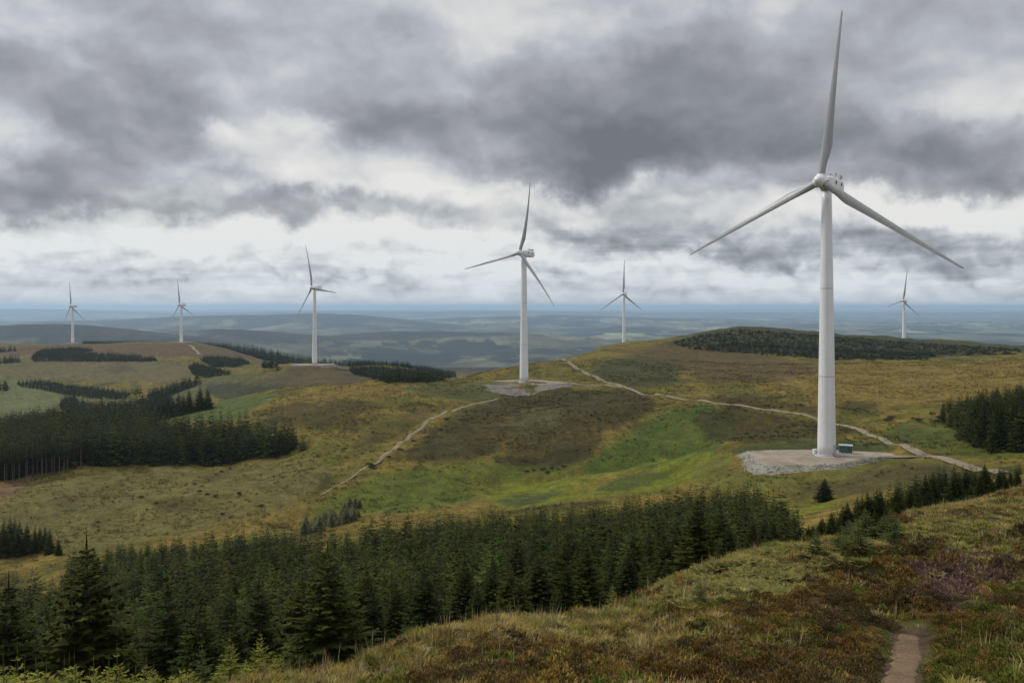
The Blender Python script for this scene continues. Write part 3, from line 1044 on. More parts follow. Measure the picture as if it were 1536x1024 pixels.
def resample(poly, n):
    p = np.array(poly, float); q = np.vstack([p, p[:1]])
    d = np.hypot(*np.diff(q, axis=0).T); s = np.concatenate([[0], np.cumsum(d)])
    t = np.linspace(0, s[-1], n, endpoint=False)
    return np.stack([np.interp(t, s, q[:, 0]), np.interp(t, s, q[:, 1])], -1)


def pad(name, top_poly, level, spread, mat_top, mat_bank, n=160, rough=.18):
    """a level stone platform with a rubble bank spilling to the ground around it"""
    tp = resample(top_poly, n)
    c = tp.mean(0)
    rings = []
    for f in (0.0, .35, .7, .9, .97):
        q = c + (tp - c) * f
        rings.append(np.column_stack([q, np.full(n, level) + .03 * rng.standard_normal(n) * (f > 0)]))
    # outward normals
    nx = np.roll(tp, -1, 0) - np.roll(tp, 1, 0)
    nrm = np.stack([nx[:, 1], -nx[:, 0]], -1); nrm /= np.linalg.norm(nrm, axis=1)[:, None]
    if ((nrm * (tp - c)).sum(1) < 0).mean() > .5: nrm = -nrm
    rings.append(np.column_stack([tp, np.full(n, level - .02)]))
    ntop = len(rings)
    m = 14
    for i in range(1, m + 1):
        f = i / m
        w = np.array([spread(p[0], p[1]) for p in tp])
        q = tp + nrm * (w * f)[:, None]
        foot = np.array([drop(a, b) for a, b in (tp + nrm * w[:, None])]) - .35
        z = (level - .02) * (1 - f) + np.minimum(foot, level - .25) * f
        q = q + rng.standard_normal(q.shape) * rough * (1 if 0 < i < m else 0)
        z = z + rng.standard_normal(n) * rough * (1 if 0 < i < m else 0)
        rings.append(np.column_stack([q, z]))
    Vv = np.vstack(rings)
    Ff = []
    for i in range(len(rings) - 1):
        for j in range(n):
            Ff.append((i * n + j, (i + 1) * n + j, (i + 1) * n + (j + 1) % n, i * n + (j + 1) % n))
    me = mesh_np(name, Vv, np.array(Ff))
    me.materials.append(mat_top); me.materials.append(mat_bank)
    mi = np.zeros(len(Ff), dtype=np.int32); mi[(ntop - 1) * n:] = 1
    me.polygons.foreach_set('material_index', mi)
    bm = bmesh.new(); bm.from_mesh(me); bmesh.ops.recalc_face_normals(bm, faces=bm.faces)
    if sum(f.normal.z for f in bm.faces) < 0:
        bmesh.ops.reverse_faces(bm, faces=bm.faces)
    bm.to_mesh(me); bm.free()
    o = link(name, me)
    tag(o, kind='structure')
    return o, tp, nrm


def on_level(px, py, z):
    Y = -z * F / (py - EY)
    return ((px - CX) / F * Y, Y)


P1 = [on_level(px, py, PAD1_Z) for px, py in ((1122, 676.5), (1160, 674.5), (1215, 674), (1262, 675), (1300, 677), (1345, 679.5), (1372, 682), (1320, 684.5), (1288, 689), (1258, 695), (1200, 697.5), (1143, 697))]


def spread1(x, y):
    px = CX + x / y * F
    back = y > 229
    if back: return .5 if px > 1160 else 4.5
    return float(np.interp(px, [1080, 1150, 1240, 1290, 1320], [5.2, 4.6, 3.4, 2.2, .8]))


pad1, tp1, nr1 = pad('gravel_pad', P1, PAD1_Z, spread1, M_GRAVEL, M_RUBBLE, 180, .09)
b2 = TURB[2][1]
P2 = [on_level(px, py, b2.z) for px, py in ((742, 570.5), (770, 569.2), (800, 569.2), (838, 571.8), (852, 574.0), (832, 575.6), (806, 576.2), (782, 576), (760, 573))]
pad2, tp2, nr2 = pad('gravel_pad', P2, b2.z - .1, lambda x, y: float(np.interp(CX + x / y * F, [742, 760, 800, 835, 855], [5, 36, 32, 18, 2])) if y < b2.y - 1 else 2.0, M_GRAVEL, M_RUBBLE2, 120, .14)
b3 = TURB[3][1]
P3 = [(b3.x + dx, b3.y + dy) for dx, dy in ((-24, -6), (-22, 8), (0, 12), (18, 10), (22, -4), (14, -14), (-10, -16))]
pad3, tp3, nr3 = pad('gravel_pad', P3, b3.z - .1, lambda x, y: 7.0 if y < b3.y + 2 else 2.0, M_GRAVEL, M_RUBBLE2, 100, .12)
for tid, w in ((6, 13), (7, 15)):
    bb_ = TURB[tid][1]
    pad('gravel_pad', [(bb_.x + w * a, bb_.y + 9 * b) for a, b in ((-1, -.8), (-.7, .8), (.6, 1), (1, .1), (.8, -1))], max(bb_.z, drop(bb_.x, bb_.y)) + .4,
        lambda x, y: 4.0, M_GRAVEL, M_RUBBLE2, 60, .1)

# loose stones lying on the bank of the nearest pad
def stones(name, npts, mat, ring_v):
    base = []
    bm = bmesh.new(); bmesh.ops.create_icosphere(bm, subdivisions=1, radius=1.0)
    bv = np.array([v.co[:] for v in bm.verts]); bf = np.array([[v.index for v in f.verts] for f in bm.faces]); bm.free()
    Vs, Fs = [], []
    for k in range(npts):
        p = ring_v[rng.integers(len(ring_v))]
        s = rng.uniform(.06, .17) * (1 if rng.random() > .06 else 1.8)
        v = bv * (1 + .22 * rng.standard_normal((len(bv), 1))) * s * rng.uniform(.6, 1.2, 3)
        a = rng.uniform(0, 6.28)
        v = v @ np.array([[math.cos(a), -math.sin(a), 0], [math.sin(a), math.cos(a), 0], [0, 0, 1]])
        Vs.append(v + p + rng.normal(0, .25, 3) * (1, 1, .2)); Fs.append(bf + len(bv) * k)
    return link(name, mesh_np(name, np.vstack(Vs), np.vstack(Fs)), mat)


rv = np.array([v.co[:] for v in pad1.data.vertices])[6 * 180:]
rv = rv[rv[:, 1] < 232]
rb = stones('rubble', 1500, M_RUBBLE, rv)
tag(rb, kind='stuff')


# ------------------------------------------------------------------ tracks
def ribbon(name, line, width, mat, lift=.24, step=1.5, cross=5, edge=.06, smooth_m=30, fade=False):
    p = np.array(line, float)
    # smooth the line, then sample it
    d = np.hypot(*np.diff(p, axis=0).T); s = np.concatenate([[0], np.cumsum(d)])
    n = max(8, int(s[-1] / step))
    t = np.linspace(0, s[-1], n)
    q = np.stack([np.interp(t, s, p[:, 0]), np.interp(t, s, p[:, 1])], -1)
    kw = max(3, int(smooth_m / step)) | 1
    pad_ = np.vstack([np.repeat(q[:1], kw // 2, 0), q, np.repeat(q[-1:], kw // 2, 0)])
    q = np.stack([np.convolve(pad_[:, i], np.ones(kw) / kw, 'valid') for i in (0, 1)], -1)
    tg = np.gradient(q, axis=0); tg /= np.linalg.norm(tg, axis=1)[:, None] + 1e-9
    nm = np.stack([-tg[:, 1], tg[:, 0]], -1)
    zz = np.array([drop(a, b) for a, b in q])
    kz = max(1, int((2.2 if smooth_m < 10 else 9) / step)) | 1
    zp = np.concatenate([np.repeat(zz[:1], kz // 2), zz, np.repeat(zz[-1:], kz // 2)])
    zz = np.convolve(zp, np.ones(kz) / kz, 'valid')
    Vv = []
    for i in range(len(q)):
        wl = width * (1 + edge * .5 * perlin(np.array([i * step / 5.0]), np.array([3.3]))[0] * 2)
        if fade: wl *= min(1.0, max(.4, (len(q) - i) / (.28 * len(q))))
        row = []
        for c in range(cross):
            o = (c / (cross - 1) - .5) * wl
            if smooth_m < 10: o += .13 * float(perlin(np.array([i * step / .55]), np.array([(7.7 if o > 0 else 2.2)]))[0]) * (abs(o) > .2)
            x, y = q[i] + nm[i] * o
            row.append((x, y, drop(x, y)))
        zc = zz[i]
        for c, (x, y, z) in enumerate(row):
            lf = lift if 0 < c < cross - 1 else (-.05 if smooth_m < 10 else .0)
            Vv.append((x, y, (zc * .85 + z * .15 if smooth_m < 10 else max(z, zc)) + lf))
    Ff = [(i * cross + c, i * cross + c + 1, (i + 1) * cross + c + 1, (i + 1) * cross + c) for i in range(len(q) - 1) for c in range(cross - 1)]
    Ff = np.array(Ff)[:, ::-1]
    o = link(name, mesh_np(name, np.array(Vv), Ff, smooth=True), mat)
    if np.mean([pp.normal.z for pp in o.data.polygons]) < 0:
        o.data.flip_normals()
    tag(o, kind='structure')
    return o


def ground_line(pl):
    out = []
    for px, py in pl:
        h = hit(px, py)
        if h is not None: out.append((h.x, h.y))
    return out


ribbon('track', ground_line([(1400, 685), (1372, 678.5), (1330, 662), (1290, 644), (1255, 632), (1200, 622), (1130, 611), (1060, 602), (1000, 595), (960, 588), (920, 579.5), (880, 577.5), (840, 575)]), 2.7, M_TRACK)
ribbon('track', ground_line([(1290, 684), (1345, 680.5), (1390, 680), (1420, 687), (1450, 697), (1490, 706), (1516, 711)]), 3.0, M_TRACK)
ribbon('track', ground_line([(940, 583), (898, 568), (876, 557), (856, 546), (845, 539), (836, 535)]), 3.4, M_TRACK, lift=.16)
ribbon('track', ground_line([(752, 597), (715, 604), (680, 615), (640, 634), (610, 655), (580, 681), (552, 702), (528, 716), (510, 724), (488, 738), (474, 748)]), 1.9, M_TRACK, fade=True)
ribbon('track', ground_line([(285, 517.5), (290, 521), (296, 527), (300, 532)]), 4.5, M_TRACK, lift=.5)
ribbon('track', ground_line([(498, 548), (530, 553), (560, 560), (578, 566)]), 3.6, M_TRACK, lift=.25)

M_EARTH = gravel_material('trodden_earth', (.145, .095, .055), (.178, .12, .072), (.225, .158, .10), 22, .4)
fp = ribbon('footpath', PATH_L, .70, M_EARTH, lift=.035, step=.16, cross=7, edge=.5, smooth_m=5)


# ------------------------------------------------------------------ transformer cabin and boxes by the nearest turbine
M_CABIN = paint_material('cabin_green', (.055, .115, .105), .5)
M_CABROOF = paint_material('cabin_roof', (.30, .40, .40), .5)
M_CABW = paint_material('cabinet_white', (.66, .66, .64), .5)


def cabin():
    p = on_level(1268.5, 679.5, PAD1_Z)
    root = bpy.data.objects.new('transformer_cabin', None); C.objects.link(root)
    root.location = (p[0], p[1], PAD1_Z)
    root.rotation_euler = (0, 0, R(-22))
    tag(root, 'small dark green cabin with a pale flat roof beside the nearest turbine', 'cabin')
    bm = bmesh.new(); bm_box(bm, (0, 0, .08), (3.5, 2.5, .3)); bm_part('plinth', bm, M_CONC, root, bevel=.03)
    bm = bmesh.new(); bm_box(bm, (0, 0, 1.1), (3.2, 2.2, 1.76)); bm_part('walls', bm, M_CABIN, root, bevel=.04)
    bm = bmesh.new(); vs = bm_box(bm, (0, 0, 2.09), (3.5, 2.5, .2))
    bm_part('roof', bm, M_CABROOF, root, bevel=.05)
    for k, x in enumerate((-.95, -.02)):
        bm = bmesh.new(); bm_box(bm, (x, -1.115, 1.05), (.86, .05, 1.5)); d = bm_part('door', bm, M_CABIN, root, bevel=.015)
        bm = bmesh.new(); bm_box(bm, (x + (.3 if k == 0 else -.3), -1.16, 1.05), (.05, .06, .25)); bm_part('handle', bm, M_STEEL, d)
    bm = bmesh.new()
    for k in range(6): bm_box(bm, (1.05, -1.12, .65 + .16 * k), (.7, .06, .09))
    bm_part('louvre', bm, M_DARK, root)
    bm = bmesh.new(); bm_box(bm, (1.615, 0, 1.05), (.05, 1.0, 1.5)); bm_part('door', bm, M_CABROOF, root, bevel=.015)


def box_thing(name, label, cat, px, py, size, mat, rot, grp=None, dz=0):
    p = on_level(px, py, PAD1_Z + dz)
    root = bpy.data.objects.new(name, None); C.objects.link(root)
    root.location = (p[0], p[1], PAD1_Z + dz); root.rotation_euler = (0, 0, R(rot))
    tag(root, label, cat, grp)
    bm = bmesh.new(); bm_box(bm, (0, 0, size[2] / 2), size); bm_part('casing', bm, mat, root, bevel=.03)
    bm = bmesh.new(); bm_box(bm, (0, 0, size[2] + .04), (size[0] + .1, size[1] + .1, .08)); bm_part('lid', bm, mat, root, bevel=.02)
    bm = bmesh.new(); bm_box(bm, (0, -size[1] / 2 - .012, size[2] * .5), (size[0] * .8, .03, size[2] * .8)); d = bm_part('door', bm, mat, root, bevel=.008)
    bm = bmesh.new(); bm_box(bm, (size[0] * .3, -size[1] / 2 - .04, size[2] * .5), (.04, .04, .15)); bm_part('handle', bm, M_DARK, d)


cabin()
box_thing('equipment_cabinet', 'white upright cabinet against the left foot of the nearest turbine tower', 'cabinet', 1222.5, 681.0, (.95, .8, 1.25), M_CABW, 12)
box_thing('equipment_cabinet', 'low pale box between the nearest turbine tower and the green cabin', 'cabinet', 1257, 683.5, (1.1, .8, .7), M_CABW, -10)
box_thing('concrete_block', 'small pale block on the gravel in front of the low box by the tower', 'block', 1262.5, 685.5, (.75, .6, .5), M_CONC, 15)
# ------------------------------------------------------------------ trees
def foliage_material(name, cols, rough=.75, trans=.12):
    """needle colours, varied from tree to tree and from spray to spray"""
    m, nt, b = nodemat(name)
    at_ = nt.nodes.new('ShaderNodeAttribute'); at_.attribute_name = 'Col'
    oi = nt.nodes.new('ShaderNodeObjectInfo')
    r = ramp(nt, oi.outputs['Random'], [(i / (len(cols) - 1), c) for i, c in enumerate(cols)])
    k = mixc(nt, r.outputs[0], at_.outputs['Color'], 1.0, 'MULTIPLY')
    nt.links.new(k, b.inputs['Base Color'])
    b.inputs['Roughness'].default_value = rough
    b.inputs['Specular IOR Level'].default_value = .05
    return m


def bark_material(name, a, c):
    m, nt, b = nodemat(name)
    tc = nt.nodes.new('ShaderNodeTexCoord')
    mp = nt.nodes.new('ShaderNodeMapping'); mp.inputs['Scale'].default_value = (6, 6, 1.2)
    nt.links.new(tc.outputs['Object'], mp.inputs[0])
    n = nz(nt, 2.5, 5, .65, mp.outputs[0])
    k = ramp(nt, n.outputs['Fac'], [(.3, a), (.7, c)])
    nt.links.new(k.outputs[0], b.inputs['Base Color'])
    b.inputs['Roughness'].default_value = .9
    return m


DK = [(.031, .040, .007), (.019, .029, .007), (.048, .055, .008), (.023, .034, .008), (.042, .046, .007), (.027, .038, .008)]
M_SPRUCE = foliage_material('spruce_needles', DK)
M_YOUNG = foliage_material('young_spruce_needles', [(.165, .165, .028), (.135, .15, .026), (.185, .172, .034)])
M_YELLOW = foliage_material('yellowish_shoots', [(.14, .135, .035), (.15, .14, .04)])
M_BUSH = foliage_material('dark_bush_leaves', [(.060, .065, .024), (.07, .07, .026), (.065, .055, .024)])
M_BROADL = foliage_material('scrub_leaves', [(.085, .105, .050), (.15, .16, .08), (.12, .12, .058), (.17, .17, .08)])
M_JUNI = foliage_material('prickly_shrub_leaves', [(.050, .068, .018), (.062, .080, .020), (.07, .075, .02)])
M_BARK = bark_material('spruce_bark', (.055, .040, .030), (.12, .09, .068))
M_PBARK = bark_material('pale_bark', (.075, .052, .040), (.14, .10, .078))


def spruce(h, seed, whorls, nb, ntw, rmax=.21, base=.06, up=0.0, tw_len=.34, tw_w=.20, lead=1.0, tone=1.0, droop=.22):
    """crown of a spruce: whorls of drooping branches, each a flat spray of needle twigs"""
    g = np.random.default_rng(seed)
    Q = []; CC = []
    for i in range(whorls):
        t = base + (1 - base) * ((i + g.uniform(-.3, .3)) / whorls)
        t = min(max(t, base * .7), .985)
        Rt = rmax * h * ((1 - t) ** .78) * (1 if t > .22 else .82 + .8 * t)
        n = max(3, int(round(nb * (.55 + .6 * (1 - t)))))
        a0 = g.uniform(0, 6.28)
        for k in range(n):
            az = a0 + 6.2832 * k / n + g.normal(0, .22)
            Lb = Rt * g.uniform(.72, 1.18) + .05 * h * (1 - t) * .4
            if g.random() < .07: Lb *= 1.2
            elev = (.62 * t ** 1.6 - .16 + up) + g.normal(0, .09)
            z0 = (t + g.normal(0, .011) * (1 - t)) * h
            ca, sa = math.cos(az), math.sin(az)
            ce = math.cos(elev); se = math.sin(elev)
            # sample positions along the branch
            nt_ = max(5, int(ntw * (.45 + .75 * (1 - t))))
            s = np.linspace(.14, 1.0, nt_) + g.normal(0, .02, nt_)
            sag = -droop * Lb * (s * s - 1.15 * s ** 3.2 * .9)
            bx = ca * ce * Lb * s; by = sa * ce * Lb * s; bz = z0 + se * Lb * s + sag
            sign = np.where(np.arange(nt_) % 2 == 0, 1, -1)
            ang = sign * g.uniform(.55, 1.05, nt_)
            ang[-1] = 0
            ll = tw_len * Lb * (1.05 - .62 * s) * g.uniform(.7, 1.3, nt_) + .012 * h * (1 - t * .6)
            dxx = np.cos(az + ang); dyy = np.sin(az + ang)
            dz = np.full(nt_, se * .7) - .18 + g.normal(0, .16, nt_)
            tip = np.stack([bx + dxx * ll, by + dyy * ll, bz + dz * ll], -1)
            org = np.stack([bx - dxx * ll * .15, by - dyy * ll * .15, bz - dz * ll * .1], -1)
            w = tw_w * ll * g.uniform(.75, 1.25, nt_) + .0035 * h
            roll = g.normal(0, .55, nt_)
            side = np.stack([-dyy * np.cos(roll), dxx * np.cos(roll), np.sin(roll)], -1) * w[:, None]
            mid = org * .55 + tip * .45
            mid[:, 2] -= .05 * ll
            Q.append(np.stack([org, mid + side, tip, mid - side], 1))
            c = g.uniform(.72, 1.28) * g.uniform(.82, 1.2, nt_)
            cc = np.stack([c * g.uniform(.9, 1.15), c, c * g.uniform(.8, 1.1)], -1) * tone
            CC.append(np.repeat(cc[:, None], 4, 1))
            # hanging twigs under the branch
            if Lb > .10 * h * .6:
                mN = nt_ // 2
                ix = g.integers(1, nt_, mN)
                hl = .55 * ll[ix] + .01 * h
                o2 = np.stack([bx[ix], by[ix], bz[ix]], -1)
                aa = g.uniform(0, 6.28, mN)
                tp2 = o2 + np.stack([np.cos(aa) * .35 * hl, np.sin(aa) * .35 * hl, -hl], -1)
                sd = np.stack([-np.sin(aa), np.cos(aa), 0 * aa], -1) * (.22 * hl)[:, None]
                md = (o2 + tp2) / 2
                Q.append(np.stack([o2, md + sd, tp2, md - sd], 1))
                c2 = g.uniform(.65, 1.0, mN)
                CC.append(np.repeat((np.stack([c2, c2, c2], -1) * tone)[:, None], 4, 1))
    # leader shoot: three upright slivers with a star of short shoots below
    for k in range(3):
        a = 2.09 * k
        sd = np.array([math.cos(a), math.sin(a), 0]) * .0028 * h
        o = np.array([0, 0, .93 * h]); tp_ = np.array([0, 0, h * (1.0 + .05 * lead)])
        md = o * .5 + tp_ * .5
        Q.append(np.stack([o, md + sd, tp_, md - sd])[None]); CC.append(np.full((1, 4, 3), 1.25 * tone))
    Q = np.concatenate(Q).astype(np.float32); CC = np.concatenate(CC).astype(np.float32)
    n = len(Q)
    return Q.reshape(-1, 3), np.arange(n * 4).reshape(n, 4), CC.reshape(-1, 3)


def trunk_mesh(h, r, seed, n=8, lean=.01):
    g = np.random.default_rng(seed)
    Vv = []; lv = [0, .03, .12, .3, .5, .7, .88, .985]
    for t in lv:
        rr = r * ((1 - t) ** .8 * .92 + .05) * (1.35 if t == 0 else 1.0)
        ox, oy = lean * h * math.sin(3 * t + seed), lean * h * math.cos(2.3 * t + seed) - lean * h
        for k in range(n):
            a = 6.2832 * k / n
            Vv.append((ox * t + rr * math.cos(a), oy * t + rr * math.sin(a), t * h - (.5 if t == 0 else 0)))
    Ff = [(i * n + k, i * n + (k + 1) % n, (i + 1) * n + (k + 1) % n, (i + 1) * n + k) for i in range(len(lv) - 1) for k in range(n)]
    return np.array(Vv), np.array(Ff)


# detailed forms (height 10 m, scaled when planted)
FORMS = []
for k, (rm, wh, nb, ntw, up, dr) in enumerate([(.215, 34, 8, 15, .02, .24), (.185, 36, 8, 14, .08, .18), (.245, 33, 9, 15, -.02, .28), (.20, 34, 8, 14, .12, .16), (.225, 32, 8, 15, .05, .3), (.17, 36, 7, 13, .10, .2)]):
    Vv, Ff, cc = spruce(10, 100 + k, wh, nb, ntw, rm, .05, up, droop=dr, tw_w=.21)
    tv, tf = trunk_mesh(10, .17, k)
    FORMS.append((mesh_np('spruce_crown', Vv, Ff, cc), mesh_np('spruce_trunk', tv, tf, smooth=True)))
FINE = []
for k, (rm, wh, nb, ntw, up, dr) in enumerate([(.235, 46, 10, 26, .04, .24), (.20, 48, 10, 24, .10, .18), (.265, 44, 11, 26, .0, .28), (.22, 46, 10, 25, .07, .22)]):
    Vv, Ff, cc = spruce(10, 150 + k, wh, nb, ntw, rm, .03, up, droop=dr, tw_w=.14, tw_len=.30)
    tv, tf = trunk_mesh(10, .17, k + 9)
    FINE.append((mesh_np('spruce_crown', Vv, Ff, cc), mesh_np('spruce_trunk', tv, tf, smooth=True)))
FARFORMS = []
for k, (rm, wh, nb, ntw) in enumerate([(.21, 17, 6, 6), (.18, 18, 6, 6), (.24, 16, 6, 6), (.20, 17, 6, 6)]):
    FARFORMS.append(spruce(10, 200 + k, wh, nb, ntw, rm, .05, .05, tw_len=.42, tw_w=.34))
TINY = []
for k, rm in enumerate((.20, .24, .17)):
    TINY.append(spruce(10, 300 + k, 8, 5, 2, rm, .05, .05, tw_len=.6, tw_w=.55))


def tree_thing(name, form, x, y, h, label, group=None, mat=None, z=None, wide=1.0, rot=None, cat='tree', tmat=None):
    crown_me, trunk_me = form
    if z is None: z = drop(x, y) - .05
    r = bpy.data.objects.new(name, None); C.objects.link(r)
    r.location = (x, y, z); s = h / 10.0
    r.scale = (s * wide, s * wide, s)
    r.rotation_euler = (random.uniform(-.02, .02), random.uniform(-.02, .02), random.uniform(0, 6.28) if rot is None else rot)
    tag(r, label, cat, group)
    m = mat or M_SPRUCE
    for nm, me, mm in (('trunk', trunk_me, tmat or M_BARK), ('crown', crown_me, m)):
        if len(me.materials) == 0: me.materials.append(mm)
        o = bpy.data.objects.new(nm, me); C.objects.link(o); o.parent = r
        if me.materials[0] is not mm:
            o.material_slots[0].link = 'OBJECT'; o.material_slots[0].material = mm
    return r


def merge(name, tmpl, inst, mat, tint_rng=.38):
    """inst: (x, y, z, height, wide, rot, template index); one mesh for a mass nobody could count"""
    Vs, Fs, Cs = [], [], []
    off = 0
    inst = np.array(inst, float)
    for k, (tv, tf, tc_) in enumerate(tmpl):
        I = inst[inst[:, 6].astype(int) == k]
        if not len(I): continue
        s = I[:, 3] / 10.0
        ca, sa = np.cos(I[:, 5]), np.sin(I[:, 5])
        w = s * I[:, 4]
        x = (tv[None, :, 0] * ca[:, None] - tv[None, :, 1] * sa[:, None]) * w[:, None] + I[:, 0:1]
        y = (tv[None, :, 0] * sa[:, None] + tv[None, :, 1] * ca[:, None]) * w[:, None] + I[:, 1:2]
        z = tv[None, :, 2] * s[:, None] + I[:, 2:3]
        Vv = np.stack([x, y, z], -1).astype(np.float32)
        n = len(I)
        Fs.append((tf[None] + (np.arange(n) * len(tv))[:, None, None] + off).reshape(-1, tf.shape[1]))
        off += n * len(tv)
        Vs.append(Vv.reshape(-1, 3))
        t = (1 + tint_rng * rng.standard_normal((n, 1, 1))).clip(.55, 1.6) * np.array([1, 1, 1]) * (1 + .08 * rng.standard_normal((n, 1, 3)))
        Cs.append((tc_[None] * t).astype(np.float32).reshape(-1, 3))
    return link(name, mesh_np(name, np.vstack(Vs), np.vstack(Fs), np.vstack(Cs)), mat)


def poisson(cands, dmin):
    """keep points at least dmin apart (grid hashing)"""
    grid = {}; out = []
    for p in cands:
        d = dmin * random.uniform(.8, 1.25)
        gx_, gy_ = int(p[0] // dmin), int(p[1] // dmin)
        ok = True
        for i in range(gx_ - 1, gx_ + 2):
            for j in range(gy_ - 1, gy_ + 2):
                for q in grid.get((i, j), ()):
                    if (q[0] - p[0]) ** 2 + (q[1] - p[1]) ** 2 < d * d * .8:
                        ok = False; break
                if not ok: break
            if not ok: break
        if ok:
            grid.setdefault((gx_, gy_), []).append(p); out.append(p)
    return out


def sample_band(px0, px1, near, far, dens, ymax=1e9):
    """random ground positions between a near and a far edge given by bearing"""
    out = []
    nxs, nys = zip(*near); fxs, fys = zip(*far)
    Ym = max(fys)
    A = (px1 - px0) / F * (Ym ** 2 - min(nys) ** 2) / 2
    for _ in range(int(A * dens)):
        px = random.uniform(px0, px1)
        Y = math.sqrt(random.uniform(min(nys) ** 2, Ym ** 2))
        if np.interp(px, nxs, nys) <= Y <= np.interp(px, fxs, fys):
            out.append(((px - CX) / F * Y, Y, px))
    return out


PN = [(-250, 30), (0, 33), (100, 33), (250, 36), (380, 39), (450, 43), (520, 42), (600, 41), (700, 43), (786, 46), (860, 48), (950, 56), (1040, 62), (1100, 70), (1150, 82), (1200, 100)]
PF = [(-250, 150), (95, 150), (110, 178), (200, 195), (300, 190), (380, 187), (440, 178), (480, 170), (540, 182), (600, 188), (700, 190), (786, 188), (860, 186), (950, 187), (1040, 186), (1090, 180), (1130, 172), (1170, 150), (1200, 110)]
plant = poisson(sample_band(-250, 1200, PN, PF, 1.2), 3.1)
HERO = [   # px, top py, distance, width, form, label
 (132, 788, 41, 1.08, 2, 'tall dark spruce with a thin spire rising clear above the left end of the plantation'),
 (10, 850, 38, 1.0, 0, 'dark spruce cut by the left edge of the picture beside the tall spired one'),
 (490, 806, 46, 1.12, 4, 'broad dark spruce with bushy flanks at the plantation edge, below the scrub thicket'),
 (640, 842, 50, 1.1, 0, 'wide dark spruce at the plantation edge, straight below the nearest grey apron bend'),
 (385, 852, 50, 1.05, 1, 'mid green spruce between the spired tree and the broad bushy one'),
 (560, 868, 52, .95, 3, 'slim spruce filling the gap between the two broad edge spruces'),
 (780, 855, 54, 1.05, 3, 'lighter green spruce at the plantation edge where the brown bank starts to rise'),
 (715, 872, 58, 1.0, 2, 'dark spruce just left of the lighter green edge spruce'),
 (880, 800, 58, 1.0, 1, 'tall narrow spruce at the plantation edge beneath the bright yellow-green field'),
 (850, 832, 56, .9, 5, 'slender spruce pressed against the tall narrow one'),
 (940, 818, 64, 1.0, 0, 'dark spruce right of the tall narrow edge spruce'),
 (1000, 800, 68, 1.05, 2, 'full dark spruce above the small lone sapling on the bank'),
 (1080, 752, 76, 1.05, 4, 'olive tinged spruce near the right end of the plantation'),
 (1050, 785, 72, 1.0, 0, 'dark spruce left of the olive tinged one'),
 (1128, 772, 82, .95, 1, 'last tall spruce at the right end of the plantation, beside the bright grass gap'),
 (250, 858, 42, 1.0, 5, 'slender spruce leaning out right of the tall spired tree'),
 (300, 885, 40, 1.05, 4, 'ragged spruce behind the pale saplings at the foot of the wood'),
]
hero_xy = []
for (px, py, Y, w, f, lab) in HERO:
    p = at(px, py, Y); z = drop(p.x, p.y)
    hh = max(4.5, (p.z - z) / 1.05)
    hero_xy.append((p.x, p.y))
    tree_thing('spruce_tree', FINE[f % 4], p.x, p.y, hh, lab, 'spruces of the valley plantation', wide=w * 1.3 * (min(1.0, 12.5 / hh) if hh > 12.5 else 1), z=z - .1)
plant = [p for p in plant if p[1] > 78 or random.random() < .62]
plant = [p for p in plant if not any(abs(p[2] - hx) < hw and p[1] < hy for hx, hw, hy in ((132, 85, 43), (490, 80, 49), (640, 75, 53), (880, 50, 60), (780, 50, 57), (10, 50, 40), (300, 50, 41)))]
plant = [p for p in plant if min((p[0] - a) ** 2 + (p[1] - b) ** 2 for a, b in hero_xy) > 4.5]
plant.sort(key=lambda p: p[1])


FRINGE = []


def plant_h(px, Y):
    base = np.interp(Y, [30, 60, 110, 190], [8.6, 8.2, 8.0, 7.4])
    base *= np.interp(px, [-250, 100, 900, 1050, 1200], [1.0, 1.0, .98, .9, .82])
    return base * min(1.35, max(.62, random.gauss(1, .24)))


def keep_low(x, y, h, px):
    """the plantation slopes away below the bank: no top rises over its far edge line"""
    top = -(np.interp(px, [-250, 90, 200, 300, 400, 500, 600, 800, 900, 1000, 1120, 1200], [800, 812, 806, 788, 772, 762, 752, 746, 738, 726, 704, 738]) + abs(random.gauss(0, 11)) - EY) / F * y
    z = drop(x, y)
    lim = top - z
    return max(min(h, lim) * random.uniform(.74, 1.0), 3.0 if y < 90 else 3.4), z


NEAR_N = 150
nearp = [p for p in plant if -40 < p[2] < 1210][:NEAR_N]
ns = set(nearp)
for (x, y, px) in nearp:
    h, z = keep_low(x, y, plant_h(px, y), px)
    tree_thing('spruce_tree', random.choice(FINE if y < 72 else FORMS), x, y, h, 'dark green spruce packed among its like in the nearer half of the valley plantation', 'spruces of the valley plantation', z=z - .1, wide=random.uniform(1.15, 1.55))
mass = []
for p in plant:
    if p in ns: continue
    x, y, px = p
    h, z = keep_low(x, y, plant_h(px, y), px)
    mass.append((x, y, z - .1, h, random.uniform(1.1, 1.55), random.uniform(0, 6.28), random.randrange(4)))

for k in range(26):
    px = -12 + 17.5 * k + random.uniform(-6, 6); Y = np.interp(px, [0, 440], [20.5, 26]) + random.uniform(-1.2, 1.6)
    py = np.interp(px, [0, 200, 440], [982, 990, 1004]) + random.uniform(-14, 16)
    sap_later = at(px, py, Y); z = drop(sap_later.x, sap_later.y)
    FRINGE.append((sap_later.x, sap_later.y, max(1.0, min((sap_later.z - z) / 1.1, 4))))

